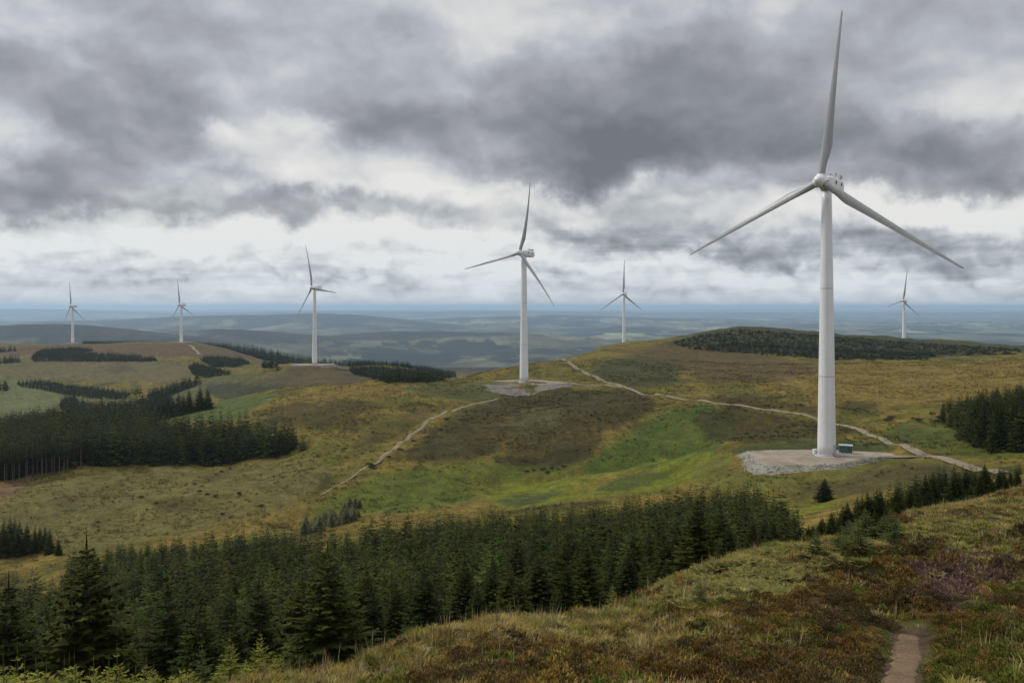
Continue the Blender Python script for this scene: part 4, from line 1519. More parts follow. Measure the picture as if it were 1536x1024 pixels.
# right-hand cluster in front of the pad's track, and the block at the right edge
RN = [(1215, 92), (1250, 88), (1300, 94), (1350, 104), (1400, 112), (1450, 118), (1530, 132)]
RF = [(1215, 104), (1250, 122), (1300, 134), (1350, 142), (1400, 150), (1450, 152), (1530, 150)]
for k in range(11):
    px = 1216 + 12.5 * k + random.uniform(-4, 4)
    Y = np.interp(px, [1210, 1350], [55, 63]) + random.uniform(-2, 3)
    py = np.interp(px, [1212, 1240, 1270, 1300, 1350], [795, 776, 766, 756, 745]) + abs(random.gauss(0, 14))
    x = (px - CX) / F * Y; z = drop(x, Y); tz = -(py - EY) / F * Y
    tree_thing('spruce_tree', random.choice(FINE), x, Y, min(max((tz - z) / 1.05, 1.8), 6), 'small dark spruce on the near lip of the slope before the right hand clump', 'spruces on the slope lip', z=z - .1, wide=random.uniform(1.25, 1.6))
right = poisson(sample_band(1215, 1530, RN, RF, 1.0), 2.9)
right.sort(key=lambda p: p[1])
for k in range(46):
    px = 1212 + 316 * (k + random.random()) / 46
    crest = np.interp(px, [1110, 1240, 1330, 1420, 1536], [57, 68, 75, 84, 95])
    Y = crest * (.99 if px < 1350 else 1.06) + random.uniform(0, 17)
    py = np.interp(px, [1212, 1240, 1270, 1300, 1340, 1370, 1400, 1450, 1490, 1530], [785, 760, 748, 736, 722, 706, 692, 690, 694, 706]) + abs(random.gauss(0, 15))
    x = (px - CX) / F * Y; z = drop(x, Y); tz = -(py + random.uniform(-4, 8) - EY) / F * Y
    tree_thing('spruce_tree', random.choice(FINE), x, Y, min(max((tz - z) / 1.05, 2.4), 9.5), 'dark spruce in the clump between the brown slope and the pale track on the right', 'spruces of the right hand clump', z=z - .1, wide=random.uniform(1.1, 1.45))
for i, (x, y, px) in enumerate(right):
    z = drop(x, y)
    top = -(np.interp(px, [1215, 1250, 1300, 1350, 1400, 1450, 1490, 1530], [775, 752, 738, 712, 694, 690, 692, 706]) + abs(random.gauss(0, 12)) - EY) / F * y
    h = min(max(top - z, 2.2), 7.5)
    if i < 0:
        tree_thing('spruce_tree', random.choice(FORMS), x, y, h, 'dark spruce in the clump between the brown slope and the pale track on the right', 'spruces of the right hand clump', z=z - .1, wide=random.uniform(1.0, 1.35))
    else:
        mass.append((x, y, z - .1, h, random.uniform(1, 1.3), random.uniform(0, 6.28), random.randrange(4)))
BN = [(1414, 305), (1424, 292), (1440, 262), (1470, 222), (1500, 205), (1620, 196)]
BF = [(1414, 330), (1424, 340), (1440, 360), (1536, 380), (1620, 380)]
block = poisson(sample_band(1414, 1620, BN, BF, .5), 4.2)
block.sort(key=lambda p: p[1] + max(0, p[2] - 1540) * 3)
for i, (x, y, px) in enumerate(block):
    z = drop(x, y)
    top = -(np.interp(px, [1414, 1424, 1450, 1480, 1510, 1536, 1620], [612, 598, 590, 580, 580, 573, 566]) + abs(random.gauss(0, 9)) - EY) / F * y
    h = min(max(top - z, 6), 17)
    if i < 22:
        tree_thing('spruce_tree', random.choice(FORMS), x, y, h, 'tall dark spruce in the dense block at the right edge of the moor', 'spruces of the right hand block', z=z - .1, wide=random.uniform(.8, 1.05))
    else:
        mass.append((x, y, z - .1, h, random.uniform(.8, 1.05), random.uniform(0, 6.28), random.randrange(4)))
o = merge('spruce_plantation', FARFORMS, mass, M_SPRUCE)
tag(o, kind='stuff')

# the single bushy spruce on the bright grass before the nearest pad
p = at(1237, 714, 176); z = drop(p.x, p.y)
for k, (px, py, Y, w) in enumerate(((1237, 714, 176, 1.9), )):
    q = at(px, py, Y)
    tree_thing('spruce_tree', FORMS[2], q.x, q.y, max(3.2, (q.z - drop(q.x, q.y)) / 1.05), 'lone squat spruce on the grass below the nearest stone pad', None, wide=w)

# ------------------------------------------------------------------ the wood on the left flank and the woods beyond
LN = [(-150, 310), (0, 318), (100, 330), (200, 342), (300, 346), (400, 350), (452, 352)]
LF = [(-150, 490), (0, 490), (150, 470), (220, 440), (255, 402), (300, 388), (400, 372), (440, 362), (456, 355)]
left = poisson(sample_band(-150, 456, LN, LF, .6), 3.7)
left.sort(key=lambda p: p[1])
lm = []
lt = []
for i, (x, y, px) in enumerate(left):
    z = drop(x, y)
    h = random.gauss(13.5, 1.3) * np.interp(px, [-150, 380, 430, 456], [1.05, 1.0, .85, .6]) * (1.0 if y < 420 else 1.05)
    if i < 26 and px > -20:
        t = tree_thing('spruce_tree', random.choice(FORMS), x, y, h, 'dark conifer along the lower edge of the wood on the left flank, above the meadow', 'edge trees of the left flank wood', z=z - .1, wide=random.uniform(.95, 1.25), tmat=M_PBARK)
    else:
        lm.append((x, y, z - .1, h, random.uniform(1.0, 1.35), random.uniform(0, 6.28), random.randrange(4)))
o = merge('flank_wood', FARFORMS, lm, M_SPRUCE)
tag(o, kind='stuff')


# pale bare stems of tall pines at the wood's left edge: each pine a tree of its own
def pine_form(seed):
    g = np.random.default_rng(seed)
    Q, f, c = spruce(10, seed, 12, 7, 10, .15, .50, .25, tw_len=.4, tw_w=.3, droop=.05)
    tv, tf = trunk_mesh(10, .13, seed + 3)
    return (mesh_np('pine_crown', Q, f, c), mesh_np('pine_trunk', tv, tf, smooth=True))


PINES = [pine_form(s) for s in (41, 42, 43)]
for k in range(20):
    px = -6 + (k * 6.0 if k < 18 else 108 + (k - 18) * 22) + random.uniform(-3, 3)
    Y = np.interp(px, [-150, 0, 100, 200, 300], [306, 313, 324, 338, 344]) + random.uniform(-1.5, 3)
    x = (px - CX) / F * Y
    tree_thing('pine_tree', random.choice(PINES), x, Y, random.gauss(14.0, .8), 'tall thin pine with a bare pinkish stem at the wood edge above the bare soil', 'bare stemmed pines at the wood edge', tmat=M_PBARK, wide=random.uniform(.75, 1.0))

# darker broad trees on the crest at the far end of that wood
for k, (px, py, Y, h) in enumerate(((238, 600, 495, 12), (252, 596, 500, 13), (268, 592, 505, 14), (284, 590, 505, 14), (300, 589, 508, 14), (312, 593, 505, 12), (226, 606, 490, 12), (275, 600, 498, 12), (245, 608, 488, 11))):
    q = at(px, py, Y); z = drop(q.x, q.y)
    tree_thing('spruce_tree', FORMS[(k * 2) % 6], q.x, q.y, min(max(h, q.z - z), 17), 'full crowned dark tree on the crest beside the green field behind the left flank wood', 'crest trees by the green field', wide=1.35, z=z)

wm = []


def wood_poly(poly, spacing, h, dens=1.0, jitter=.15, wide=1.0):
    """trees standing on the visible ground inside an outlined patch"""
    p = np.array(poly, float)
    (x0, y0), (x1, y1) = p.min(0), p.max(0)
    cand = []
    n = int((x1 - x0) * (y1 - y0) * 3 * dens)
    X = rng.uniform(x0, x1, n); Yy = rng.uniform(y0, y1, n)
    ins = sd_poly(X, Yy, poly) > 0
    for a, b in zip(X[ins], Yy[ins]):
        q = hit(a, b)
        if q is not None:
            q = hit(a, b + .75 * h * F / q.y) or q      # the outline is that of the tree tops and feet together
        if q is not None and q.y > 250: cand.append((q.x, q.y, q.z))
    for q in poisson(cand, spacing):
        wm.append((q[0], q[1], q[2] - .2, random.gauss(h, h * jitter), wide * random.uniform(.85, 1.25), random.uniform(0, 6.28), random.randrange(3)))


wood_poly([(-10, 640), (0, 634), (60, 620), (130, 605), (190, 598), (250, 588), (262, 596), (220, 612), (100, 640), (-10, 660)], 4.5, 13)
wood_poly([(-10, 655), (100, 636), (220, 608), (240, 612), (150, 650), (-10, 690)], 4.5, 12)
wood_poly([(24, 569), (60, 567), (110, 574), (160, 580), (195, 585), (186, 592), (150, 592), (110, 588), (60, 578), (30, 574)], 3.8, 6, 7)
wood_poly([(-5, 572), (10, 570), (10, 577), (-5, 578)], 6, 9, 2)
wood_poly([(90, 596), (105, 588), (118, 592), (135, 596), (120, 606), (95, 604)], 6, 10, 2)
wood_poly([(48, 531), (62, 522), (110, 518), (140, 521), (120, 526), (170, 527), (225, 531), (236, 537), (150, 537.5), (50, 537)], 4.2, 6.5, 14)
wood_poly([(-5, 534), (28, 532), (30, 536), (-5, 538)], 7, 10, 3)
wood_poly([(-5, 519.5), (24, 518), (24, 520), (-5, 522)], 8, 10, 4)
wood_poly([(300, 535), (318, 531), (360, 535), (374, 541), (350, 546), (318, 545)], 4, 6.5, 12)
wood_poly([(283, 546), (292, 542), (320, 548), (345, 556), (310, 560), (290, 556)], 4, 6.5, 10)
wood_poly([(392, 542), (402, 541), (418, 543), (416, 546), (396, 546)], 6, 9, 4)
wood_poly([(222, 586), (250, 574), (296, 561), (300, 566), (262, 580), (238, 590)], 5, 10, 3)
wood_poly([(515, 540), (530, 538), (600, 544), (682, 556), (684, 562), (640, 566), (580, 566), (530, 554)], 3.8, 6.5, 8)
wood_poly([(196, 580), (206, 578), (212, 582), (200, 584)], 6, 8, 3)
# the treed crest of the dark hill and its wooded foot
wood_poly([(1030, 520), (1100, 512), (1240, 520), (1340, 525), (1400, 528), (1390, 536), (1250, 536), (1130, 527)], 5.0, 3.2, 1.0, .35, 2.6)
wood_poly([(1010, 511), (1060, 499), (1110, 492.5), (1240, 502), (1400, 514), (1530, 522), (1530, 529), (1390, 532), (1240, 524), (1130, 516), (1020, 518)], 4.4, 1.9, 1.2, .4, 3.6)
o = merge('distant_woods', TINY, wm, M_SPRUCE, .12)
tag(o, kind='stuff')
# plantation belt along the far side of the plateau, seen edge on
bl = []
for k in range(1500):
    px = random.uniform(125, 560)
    Y = np.interp(px, [125, 270, 420, 560], [1680, 1700, 1640, 1560]) + random.uniform(-25, 70)
    x = (px - CX) / F * Y
    z = float(full_height(np.array([x]), np.array([Y]))[0])
    top = np.interp(px, [125, 180, 300, 420, 500, 560], [509.5, 510, 512, 515.5, 522, 533])
    tz = -(top - EY) / F * Y
    h = min(max(tz - z, 4), 26) * random.uniform(.85, 1.03)
    bl.append((x, Y, z - .5, h, 1.6 * 12 / max(h, 8), random.uniform(0, 6.28), random.randrange(3)))
o = merge('plateau_belt_wood', TINY, bl, M_SPRUCE, .15)
tag(o, kind='stuff')

# ------------------------------------------------------------------ saplings in front
YFORMS = []
for k in range(4):
    Vv, Ff, cc = spruce(10, 400 + k, 13, 7, 16, .30, .04, .18, tw_len=.34, tw_w=.13, lead=2.4, droop=.1)
    tv, tf = trunk_mesh(10, .14, k)
    YFORMS.append((mesh_np('sapling_crown', Vv, Ff, cc), mesh_np('sapling_trunk', tv, tf, smooth=True)))
for k, (px, py, Y, w, lab) in enumerate((
    (28, 958, 22, 1.15, 'pale green spruce sapling nearest the lower left corner'),
    (110, 970, 21, 1.1, 'pale green spruce sapling with a bent top, second along the foot of the wood'),
    (172, 958, 22.5, 1.1, 'pale yellowish spruce sapling in the middle of the low row of saplings'),
    (304, 948, 24, .95, 'darker green spruce sapling with a tall straight leader in the row'),
    (392, 955, 24.5, 1.15, 'pale spruce sapling with an upright leader where the grass bank begins'),
    (70, 985, 20, 1.2, 'low pale sapling crowded between the two leftmost saplings'),
    (345, 990, 23, 1.1, 'low pale sapling between the straight leader and the grass bank'),
    (230, 990, 22, 1.2, 'low pale sapling before the ragged spruce'),
    (140, 992, 20, 1.2, 'low bushy sapling at the bottom of the picture left of centre row'),
    (5, 990, 20.5, 1.2, 'low bushy sapling cut by the lower left corner'))):
    q = at(px, py, Y); z = drop(q.x, q.y)

    tree_thing('spruce_sapling', YFORMS[k % 4], q.x, q.y, max(1.6, min((q.z - z) / 1.1, 6.5)), lab, 'pale saplings at the foot of the wood', mat=M_YOUNG if k != 3 else M_JUNI, wide=w, cat='sapling')
for (x, y, h) in FRINGE:
    tree_thing('spruce_sapling', random.choice(YFORMS), x, y, h, 'low pale green sapling crowded into the close fringe below the wood at lower left', 'fringe of low saplings', mat=M_YOUNG, wide=random.uniform(1.2, 1.8), cat='sapling')
q = hit(919, 912)
tree_thing('spruce_sapling', YFORMS[1], q.x, q.y, 1.25, 'tiny lone spruce sapling on the grassy bank in front of the plantation', None, mat=M_YOUNG, wide=1.0, cat='sapling')
q = hit(1050, 908)
tree_thing('spruce_sapling', YFORMS[2], q.x, q.y, .95, 'tiny dark sapling in the grass right of the lone sapling on the bank', None, mat=M_JUNI, wide=1.5, cat='sapling')
q = hit(1457, 752)
tree_thing('birch_sapling', YFORMS[3], q.x, q.y, 2.0, 'small yellowish sapling at the top of the brown slope on the right', None, mat=M_YELLOW, wide=1.2, cat='sapling')


# ------------------------------------------------------------------ bushes
def bush_mesh(name, seed, n=420, leaf=.05, flat=.75, spiky=0.0):
    g = np.random.default_rng(seed)
    cl = g.normal(0, 1, (9, 3)); cl /= np.linalg.norm(cl, axis=1)[:, None]
    cl[:, 2] = np.abs(cl[:, 2]); cl *= g.uniform(.25, .6, (9, 1)); cl[:, 2] *= flat
    rad = g.uniform(.22, .48, 9)
    k = g.integers(0, 9, n)
    d = g.normal(0, 1, (n, 3)); d /= np.linalg.norm(d, axis=1)[:, None]
    d[:, 2] = np.where(d[:, 2] < -.3, -d[:, 2], d[:, 2])
    c = cl[k] + d * rad[k][:, None] * g.uniform(.55, 1.1, (n, 1))
    c[:, 2] = np.maximum(c[:, 2] + .15, .02)
    t = d + g.normal(0, .7, (n, 3)) + np.array([0, 0, .3 + spiky]); t /= np.linalg.norm(t, axis=1)[:, None]
    s = np.cross(t, g.normal(0, 1, (n, 3))); s /= np.linalg.norm(s, axis=1)[:, None]
    L_ = leaf * g.uniform(.7, 1.6, (n, 1)) * (1 + spiky); w = leaf * g.uniform(.3, .55, (n, 1))
    Q = np.stack([c - t * L_ * .6, c + s * w, c + t * L_, c - s * w], 1)
    cc = np.repeat((g.uniform(.6, 1.35, (n, 1)) * (1 + .1 * g.normal(0, 1, (n, 3))))[:, None], 4, 1)
    return mesh_np(name, Q.reshape(-1, 3), np.arange(n * 4).reshape(n, 4), cc.reshape(-1, 3))


BUSHES = [bush_mesh('bush_leaves', s, 520, .085) for s in (1, 2, 3)]
BIG = [bush_mesh('shrub_leaves', s, 2600, .040, .7, .5) for s in (11, 12, 13)]


def bush(name, me, x, y, size, label, group, mat, hgt=.8, z=None):
    if len(me.materials) == 0: me.materials.append(mat)
    o = bpy.data.objects.new(name, me); C.objects.link(o)
    if me.materials[0] is not mat:
        o.material_slots[0].link = 'OBJECT'; o.material_slots[0].material = mat
    o.location = (x, y, (drop(x, y) if z is None else z) - .03)
    o.scale = (size, size * random.uniform(.8, 1.2), size * hgt); o.rotation_euler = (0, 0, random.uniform(0, 6.28))
    tag(o, label, 'bush', group)
    return o


spots = [(200, 749), (212, 747), (280, 729), (290, 727), (302, 730), (312, 722), (322, 712), (300, 716), (330, 708), (345, 703), (240, 726), (246, 725), (310, 742), (322, 745), (370, 750), (360, 742), (335, 772), (220, 765), (475, 685), (390, 760), (232, 756), (298, 738)]
for px, py in spots:
    q = hit(px + random.uniform(-3, 3), py)
    bush('bush', random.choice(BUSHES), q.x, q.y, random.uniform(.6, 1.5), 'small dark bush dotted over the yellow meadow below the left flank wood', 'bushes on the meadow', M_BUSH)
for px, py in ((584, 686), (560, 702), (555, 700), (620, 662), (600, 676), (670, 630)):
    q = hit(px, py)
    bush('bush', random.choice(BUSHES), q.x, q.y, random.uniform(1.2, 2.4), 'dark bush beside the thin track down the hillside', 'bushes beside the thin track', M_BUSH)
for px, py in ((800, 706), (815, 704), (828, 703), (838, 704), (846, 700), (790, 708), (822, 709)):
    q = hit(px, py)
    bush('bush', random.choice(BUSHES), q.x, q.y, random.uniform(1.0, 1.7), 'dark rush clump in the gully above the bright yellow-green field', 'rush clumps in the gully', M_BUSH, .7)
for px, py in ((1337, 629), (1332, 632), (1409, 630), (1416, 626), (1405, 634), (1375, 632), (1440, 656), (1398, 622)):
    q = hit(px, py)
    bush('bush', random.choice(BUSHES), q.x, q.y, random.uniform(1.6, 2.6), 'dark scrubby bush on the rough ground before the right hand block of spruces', 'bushes before the right hand block', M_BUSH)
for px, py in ((842, 530), (848, 529), (853, 529.5), (858, 530)):
    q = hit(px, py)
    if q: bush('bush', random.choice(BUSHES), q.x, q.y, random.uniform(5, 6), 'dark round bush on the skyline where the upper track tops the hill', 'bushes on the skyline', M_BUSH, .6)
# scrub of small broadleaved trees beyond the plantation, where the thin track ends
for k in range(58):
    px = random.uniform(455, 540); f = (px - 455) / 85
    py = random.uniform(770 - 30 * f, 800 - 30 * f)
    Y = np.interp(py, [735, 800], [262, 205]); x = (px - CX) / F * Y
    tree_thing('scrub_tree', random.choice(FORMS), x, Y, random.uniform(2.2, 4.4), 'grey green scrub tree in the thicket at the lower end of the thin track', 'scrub thicket at the track end', mat=M_BROADL, wide=random.uniform(1.3, 2.0))
for (px, py, Y) in ((15, 800, 205), (22, 790, 210), (40, 795, 206), (60, 802, 204), (5, 812, 200), (30, 815, 200), (52, 815, 200), (75, 815, 198), (88, 822, 196), (-8, 800, 205), (68, 808, 202)):
    x = (px - CX) / F * Y; z = drop(x, Y)
    tz = -(np.interp(px, [-10, 0, 15, 45, 75, 95], [775, 772, 770, 780, 790, 808]) + random.uniform(0, 8) - EY) / F * Y
    tree_thing('spruce_tree', random.choice(FORMS), x, Y, max(4, tz - z), 'dark spruce in the small group on the meadow strip at the left', 'small spruce group on the meadow', z=z - .1, wide=1.2)
# prickly dark shrubs at the foot of the right hand clump
for k in range(11):
    px = random.uniform(1195, 1345); py = random.uniform(812, 850) - (px - 1195) * .10
    q = hit(px, py)
    if q is None: continue
    tree_thing('shrub', YFORMS[k % 4], q.x, q.y, random.uniform(1.0, 1.9), 'low dark green shrub on the slope edge below the right hand clump of spruces', 'shrubs below the right hand clump', mat=M_JUNI, wide=random.uniform(1.5, 2.1), cat='bush')
# ------------------------------------------------------------------ plants on the slope underfoot
def cover_material(name):
    m, nt, b = nodemat(name)
    at_ = nt.nodes.new('ShaderNodeAttribute'); at_.attribute_name = 'Col'
    nt.links.new(at_.outputs['Color'], b.inputs['Base Color'])
    b.inputs['Roughness'].default_value = .85
    b.inputs['Specular IOR Level'].default_value = .06
    return m


M_COVER = cover_material('moor_plants')


def tuft(seed, n=20, L0=.42, spread=.16, lean=.55, w=.014):
    g = np.random.default_rng(seed)
    a = g.uniform(0, 6.28, n); r = spread * np.sqrt(g.uniform(0, 1, n))
    o = np.stack([r * np.cos(a), r * np.sin(a), np.full(n, -.03)], -1)
    az = a + g.normal(0, .6, n)
    L = L0 * g.uniform(.5, 1.25, n); ln = lean * g.uniform(.3, 1.3, n)
    d = np.stack([np.cos(az) * ln, np.sin(az) * ln, np.ones(n)], -1); d /= np.linalg.norm(d, axis=1)[:, None]
    mid = o + d * (L * .55)[:, None]
    tip = mid + (d + np.stack([np.cos(az) * ln * .8, np.sin(az) * ln * .8, -ln * .55], -1)) * (L * .5)[:, None]
    s = np.stack([-np.sin(az), np.cos(az), 0 * az], -1) * (w * g.uniform(.7, 1.5, n))[:, None]
    Q = np.stack([o, mid + s, tip, mid - s], 1)
    t = g.uniform(.7, 1.35, (n, 1)) * (1 + .08 * g.normal(0, 1, (n, 3)))
    return Q.reshape(-1, 3).astype(np.float32), np.arange(n * 4).reshape(n, 4), np.repeat(t[:, None], 4, 1).reshape(-1, 3).astype(np.float32)


def heather_clump(seed, n=1000, rad=.42, hgt=.34, lf=1.0):
    g = np.random.default_rng(seed)
    k = 7
    cx = g.normal(0, .5, (k, 2)) * rad; cr = g.uniform(.35, .7, k) * rad; chh = g.uniform(.6, 1.1, k) * hgt
    i = g.integers(0, k, n)
    th = g.uniform(0, 6.28, n); q = np.sqrt(g.uniform(0, 1, n))
    x = cx[i, 0] + cr[i] * q * np.cos(th); y = cx[i, 1] + cr[i] * q * np.sin(th)
    z = chh[i] * np.sqrt(np.clip(1 - q * q * .92, 0, 1)) * g.uniform(.72, 1.0, n)
    out = np.stack([np.cos(th) * q * .9, np.sin(th) * q * .9, .75 + 0 * q], -1) + g.normal(0, .28, (n, 3))
    out /= np.linalg.norm(out, axis=1)[:, None]
    L = g.uniform(.02, .045, n) * lf; w = g.uniform(.006, .011, n) * lf
    c = np.stack([x, y, z], -1)
    s = np.cross(out, g.normal(0, 1, (n, 3))); s /= np.linalg.norm(s, axis=1)[:, None]
    Q = np.stack([c - out * (L * 1.1)[:, None], c + s * w[:, None], c + out * L[:, None], c - s * w[:, None]], 1)
    t = g.uniform(.55, 1.4, (n, 1)) * (1 + .1 * g.normal(0, 1, (n, 3)))
    return Q.reshape(-1, 3).astype(np.float32), np.arange(n * 4).reshape(n, 4), np.repeat(t[:, None], 4, 1).reshape(-1, 3).astype(np.float32)


def bracken_clump(seed, nf=7, L0=.55):
    g = np.random.default_rng(seed)
    Q, T = [], []
    for f in range(nf):
        az = 6.283 * f / nf + g.normal(0, .3); L = L0 * g.uniform(.7, 1.2); npn = 11
        for j in range(npn):
            s = .15 + .85 * j / (npn - 1)
            r = L * .75 * s; z = L * (.85 * s - .48 * s * s)
            c = np.array([math.cos(az) * r, math.sin(az) * r, z])
            for sg in (-1, 1):
                a2 = az + sg * 1.15
                l = .34 * L * (1 - s * .85) + .015
                d = np.array([math.cos(a2), math.sin(a2), -.25 + g.normal(0, .12)]) * l
                wv = np.array([math.cos(az), math.sin(az), .1]) * l * .26
                Q.append(np.stack([c, c + d * .45 + wv, c + d, c + d * .45 - wv]))
                t = g.uniform(.75, 1.25)
                T.append(np.full((4, 3), t))
    Q = np.array(Q); T = np.array(T); n = len(Q)
    return Q.reshape(-1, 3).astype(np.float32), np.arange(n * 4).reshape(n, 4), T.reshape(-1, 3).astype(np.float32)


def scatter(name, tmpl, X, Y, scale, tint, zoff=0.0, hs=None):
    """many small plants as one object; tint is their own leaf colour"""
    N = len(X)
    Z = np.array([drop(a, b) for a, b in zip(X, Y)]) + zoff
    rot = rng.uniform(0, 6.28, N); ti = rng.integers(0, len(tmpl), N)
    hs = np.ones(N) if hs is None else hs
    Vs, Fs, Cs = [], [], []; off = 0
    for k, (tv, tf, tc_) in enumerate(tmpl):
        m = np.where(ti == k)[0]
        if not len(m): continue
        ca, sa = np.cos(rot[m]), np.sin(rot[m]); s = scale[m]
        x = (tv[None, :, 0] * ca[:, None] - tv[None, :, 1] * sa[:, None]) * s[:, None] + X[m][:, None]
        y = (tv[None, :, 0] * sa[:, None] + tv[None, :, 1] * ca[:, None]) * s[:, None] + Y[m][:, None]
        z = tv[None, :, 2] * (s * hs[m])[:, None] + Z[m][:, None]
        Vs.append(np.stack([x, y, z], -1).astype(np.float32).reshape(-1, 3))
        Fs.append((tf[None] + (np.arange(len(m)) * len(tv))[:, None, None] + off).reshape(-1, 4))
        off += len(m) * len(tv)
        Cs.append((tc_[None] * tint[m][:, None, :]).astype(np.float32).reshape(-1, 3))
    o = link(name, mesh_np(name, np.vstack(Vs), np.vstack(Fs), np.clip(np.vstack(Cs), .004, .9)), M_COVER)
    tag(o, kind='stuff')
    return o


def wedge(n, y0, y1, pw=1.0, u0=-.50, u1=1.08):
    """ground positions spread over the slope, thinner with distance"""
    Y = (rng.uniform(0, 1, n) * (y1 ** pw - y0 ** pw) + y0 ** pw) ** (1 / pw)
    u = rng.uniform(u0, u1, n)
    crest = np.interp(u * F + CX, [0, 430, 600, 786, 950, 1110, 1240, 1420, 1536, 1700], [22, 28, 33, 38, 46, 57, 68, 84, 95, 100]) + 0 * u
    k = Y < crest
    return (u * Y)[k], Y[k]


def blob(px, py, cx, cy, rx, ry):
    return np.exp(-((px - cx) / rx) ** 2 - ((py - cy) / ry) ** 2)


def zone(X, Y):
    z = full_height(X, Y)
    px = X / Y * F + CX; py = EY - z / Y * F
    n1 = fbm(X / 2.6 + 31, Y / 2.6, 3); n2 = fbm(X / 7.5 + 4, Y / 7.5 + 9, 3)
    pd = path_dist(X, Y)
    # how much heather rather than grass grows here
    he = -.12 + .9 * n1 + .7 * n2
    he += 1.1 * blob(px, py, 1180, 960, 190, 90) + .9 * blob(px, py, 1420, 900, 170, 80) + .8 * blob(px, py, 900, 1010, 220, 45)
    he += .7 * blob(px, py, 1290, 880, 90, 40) + .6 * blob(px, py, 1480, 850, 120, 50)
    he -= 1.2 * blob(px, py, 820, 935, 240, 40) + 1.0 * blob(px, py, 1120, 870, 140, 45) + .9 * blob(px, py, 1420, 790, 200, 50) + .7 * blob(px, py, 560, 990, 170, 30)
    pu = 1.2 * blob(px, py, 1480, 855, 110, 26) + .8 * blob(px, py, 1425, 890, 60, 30) + .25 * (fbm(X / 3 + 70, Y / 3, 2) - .2)
    gr = .55 * fbm(X / 4 + 90, Y / 4, 3) + .7 * blob(px, py, 1480, 980, 170, 60) + .5 * blob(px, py, 1130, 925, 70, 30) + .4 * blob(px, py, 1420, 800, 160, 40)
    br = 1.2 * blob(px, py, 1125, 862, 75, 26) + .7 * blob(px, py, 1240, 836, 60, 16) + .5 * blob(px, py, 1090, 890, 80, 22)
    br = br + .55 * n1 - .1 - 2 * (1 - sstep(2, 5, pd))
    return px, py, he, pu, gr, br, pd


TUFTS = [tuft(s, 26, .30, .17, .7, .0085) for s in range(6)]
HEATHER = [heather_clump(s) for s in range(20, 25)]
HEATHER_FAR = [heather_clump(s, 380, .42, .34, 1.7) for s in range(20, 25)]
FERN = [bracken_clump(s) for s in range(30, 34)]
col3 = lambda a: np.array(a)

# grasses
X, Yv = wedge(112000, 9, 100, 1.35)
px, py, he, pu, gr, br, pd = zone(X, Yv)
keep = (pd > .42) & (he < .45 + .25 * rng.standard_normal(len(X)))
X, Yv, he, gr, br, pd = X[keep], Yv[keep], he[keep], gr[keep], br[keep], pd[keep]
t = sstep(-.15, .6, gr + .2 * rng.standard_normal(len(X)))[:, None]
tint = col3((.220, .155, .042)) * (1 - t) + col3((.110, .130, .016)) * t
k = (rng.random(len(X)) < .28)[:, None]
tint = np.where(k, col3((.24, .19, .085)), tint)
tint = 1.16 * tint * (1 + .22 * rng.standard_normal((len(X), 1))).clip(.5, 1.6)
sc = rng.uniform(.55, 1.15, len(X)) * np.where(pd < .9, .6, 1.0) * np.interp(Yv, [12, 40, 100], [.85, 1.0, 1.25])
g_o = scatter('grass', TUFTS, X, Yv, sc, tint)
print('grass', len(X))
# heather and bilberry
X, Yv = wedge(23000, 11, 100, 1.25)
px, py, he, pu, gr, br, pd = zone(X, Yv)
keep = (pd > .66) & (he > .12 + .22 * rng.standard_normal(len(X))) & (br < .45)
X, Yv, he, pu, gr, pd = X[keep], Yv[keep], he[keep], pu[keep], gr[keep], pd[keep]
sp = fbm(X / 1.9 + 11, Yv / 1.9, 2) + .35 * rng.standard_normal(len(X)) + .6 * (gr - .2)
tint = np.where((sp > .28)[:, None], col3((.095, .105, .020)), col3((.140, .086, .026)))
gold = fbm(X / 2.3 + 51, Yv / 2.3, 2) + .3 * rng.standard_normal(len(X))
tint = np.where((gold > .8)[:, None], col3((.195, .130, .032)), tint)
tint = np.where(((sp < -.35))[:, None], col3((.078, .056, .024)), tint)
tint = np.where(((pu > .5) & (rng.random(len(X)) < .85))[:, None], col3((.130, .080, .068)), tint)
tint = 1.16 * tint * (1 + .22 * rng.standard_normal((len(X), 1))).clip(.5, 1.6)
sc = rng.uniform(.6, 1.25, len(X)) * np.where(pd < 1.1, .65, 1.0) * np.where((rng.random(len(X)) < .18) & (Yv > 26), 1.5, 1.0)
hh = rng.uniform(.7, 1.25, len(X))
nr_ = Yv < 36
scatter('heather', HEATHER, X[nr_], Yv[nr_], sc[nr_], tint[nr_], -.04, hh[nr_])
scatter('heather', HEATHER_FAR, X[~nr_], Yv[~nr_], sc[~nr_], tint[~nr_], -.04, hh[~nr_])
print('heather', len(X))
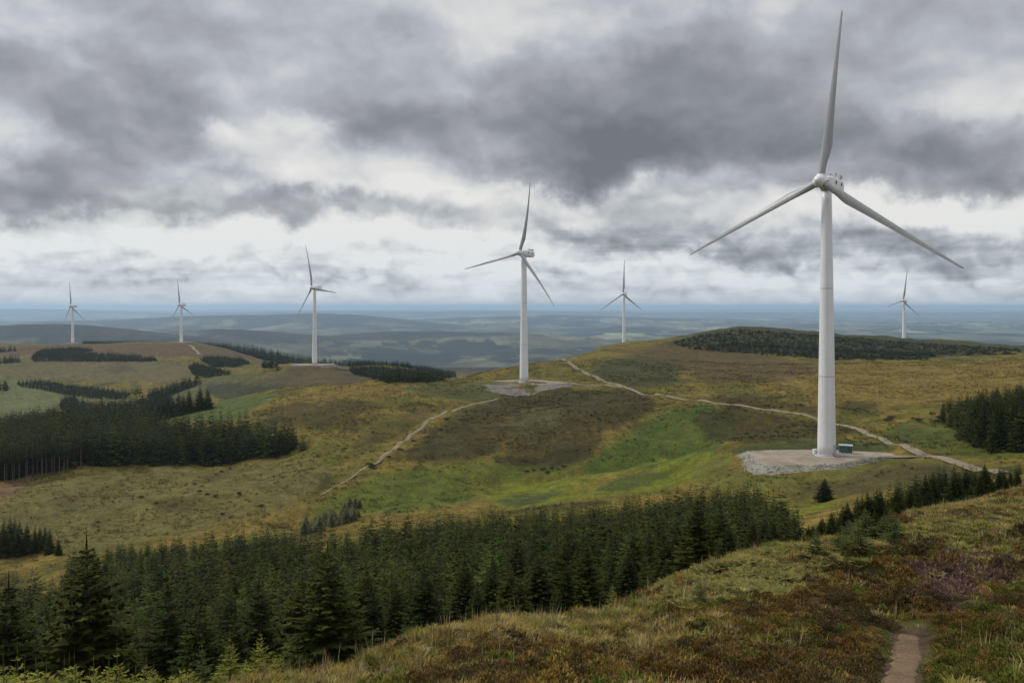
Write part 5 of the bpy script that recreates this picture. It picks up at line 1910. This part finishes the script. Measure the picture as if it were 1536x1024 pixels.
# bracken
X, Yv = wedge(16000, 26, 90, 1.4, .1, .66)
px, py, he, pu, gr, br, pd = zone(X, Yv)
keep = (br > .5 + .25 * rng.standard_normal(len(X)))
X, Yv = X[keep], Yv[keep]
tint = col3((.132, .130, .036)) * (1 + .2 * rng.standard_normal((len(X), 1))).clip(.5, 1.5)
scatter('bracken', FERN, X, Yv, rng.uniform(.6, 1.2, len(X)), tint)
print('bracken', len(X))
# tall seed-head stalks along the bank
STALK = [tuft(s, 7, .75, .14, .22, .008) for s in range(60, 64)]
X, Yv = wedge(3700, 18, 95, 1.3)
px, py, he, pu, gr, br, pd = zone(X, Yv)
keep = (pd > .8) & (he < .5)
X, Yv = X[keep], Yv[keep]
tint = col3((.27, .21, .11)) * (1 + .2 * rng.standard_normal((len(X), 1))).clip(.5, 1.5)
o = scatter('seed_grass', STALK, X, Yv, rng.uniform(.6, 1.1, len(X)), tint)

# rushes and tussocks over the open moor, up to where they blur into the turf
RUSH = [tuft(s, 12, .5, .42, .8, .05) for s in range(80, 86)]
n = 60000
u = rng.uniform(-.62, .62, n); Yv = np.sqrt(rng.uniform(0, 1, n) * (720 ** 2 - 185 ** 2) + 185 ** 2); X = u * Yv
zz = full_height(X, Yv)
px = u * F + CX; py = EY - zz / Yv * F
n1 = fbm(X / 30 + 5, Yv / 45, 4)
bright = np.zeros(n)
for (y0, y1, fe, c, s_, poly) in PATCHES:
    if c in (BRIGHT, (.066, .098, .022)):
        bright = np.maximum(bright, sd_poly(px, py, poly) > -3)
padd = np.minimum(np.hypot(X - FLAT[0][0], Yv - FLAT[0][1]) - 24, np.hypot(X - FLAT[1][0], Yv - FLAT[1][1]) - 34)
keep = (n1 + .25 * rng.standard_normal(n) > -.05) & (bright < .5) & (padd > 0)
X, Yv = X[keep], Yv[keep]
base = ground_colour(X, Yv, full_height(X, Yv))
k = rng.random(len(X))[:, None]
tint = base * np.where(k < .5, .80, np.where(k < .8, 1.0, 1.25))
o = scatter('tussocks', RUSH, X, Yv, rng.uniform(.7, 1.7, len(X)), tint)
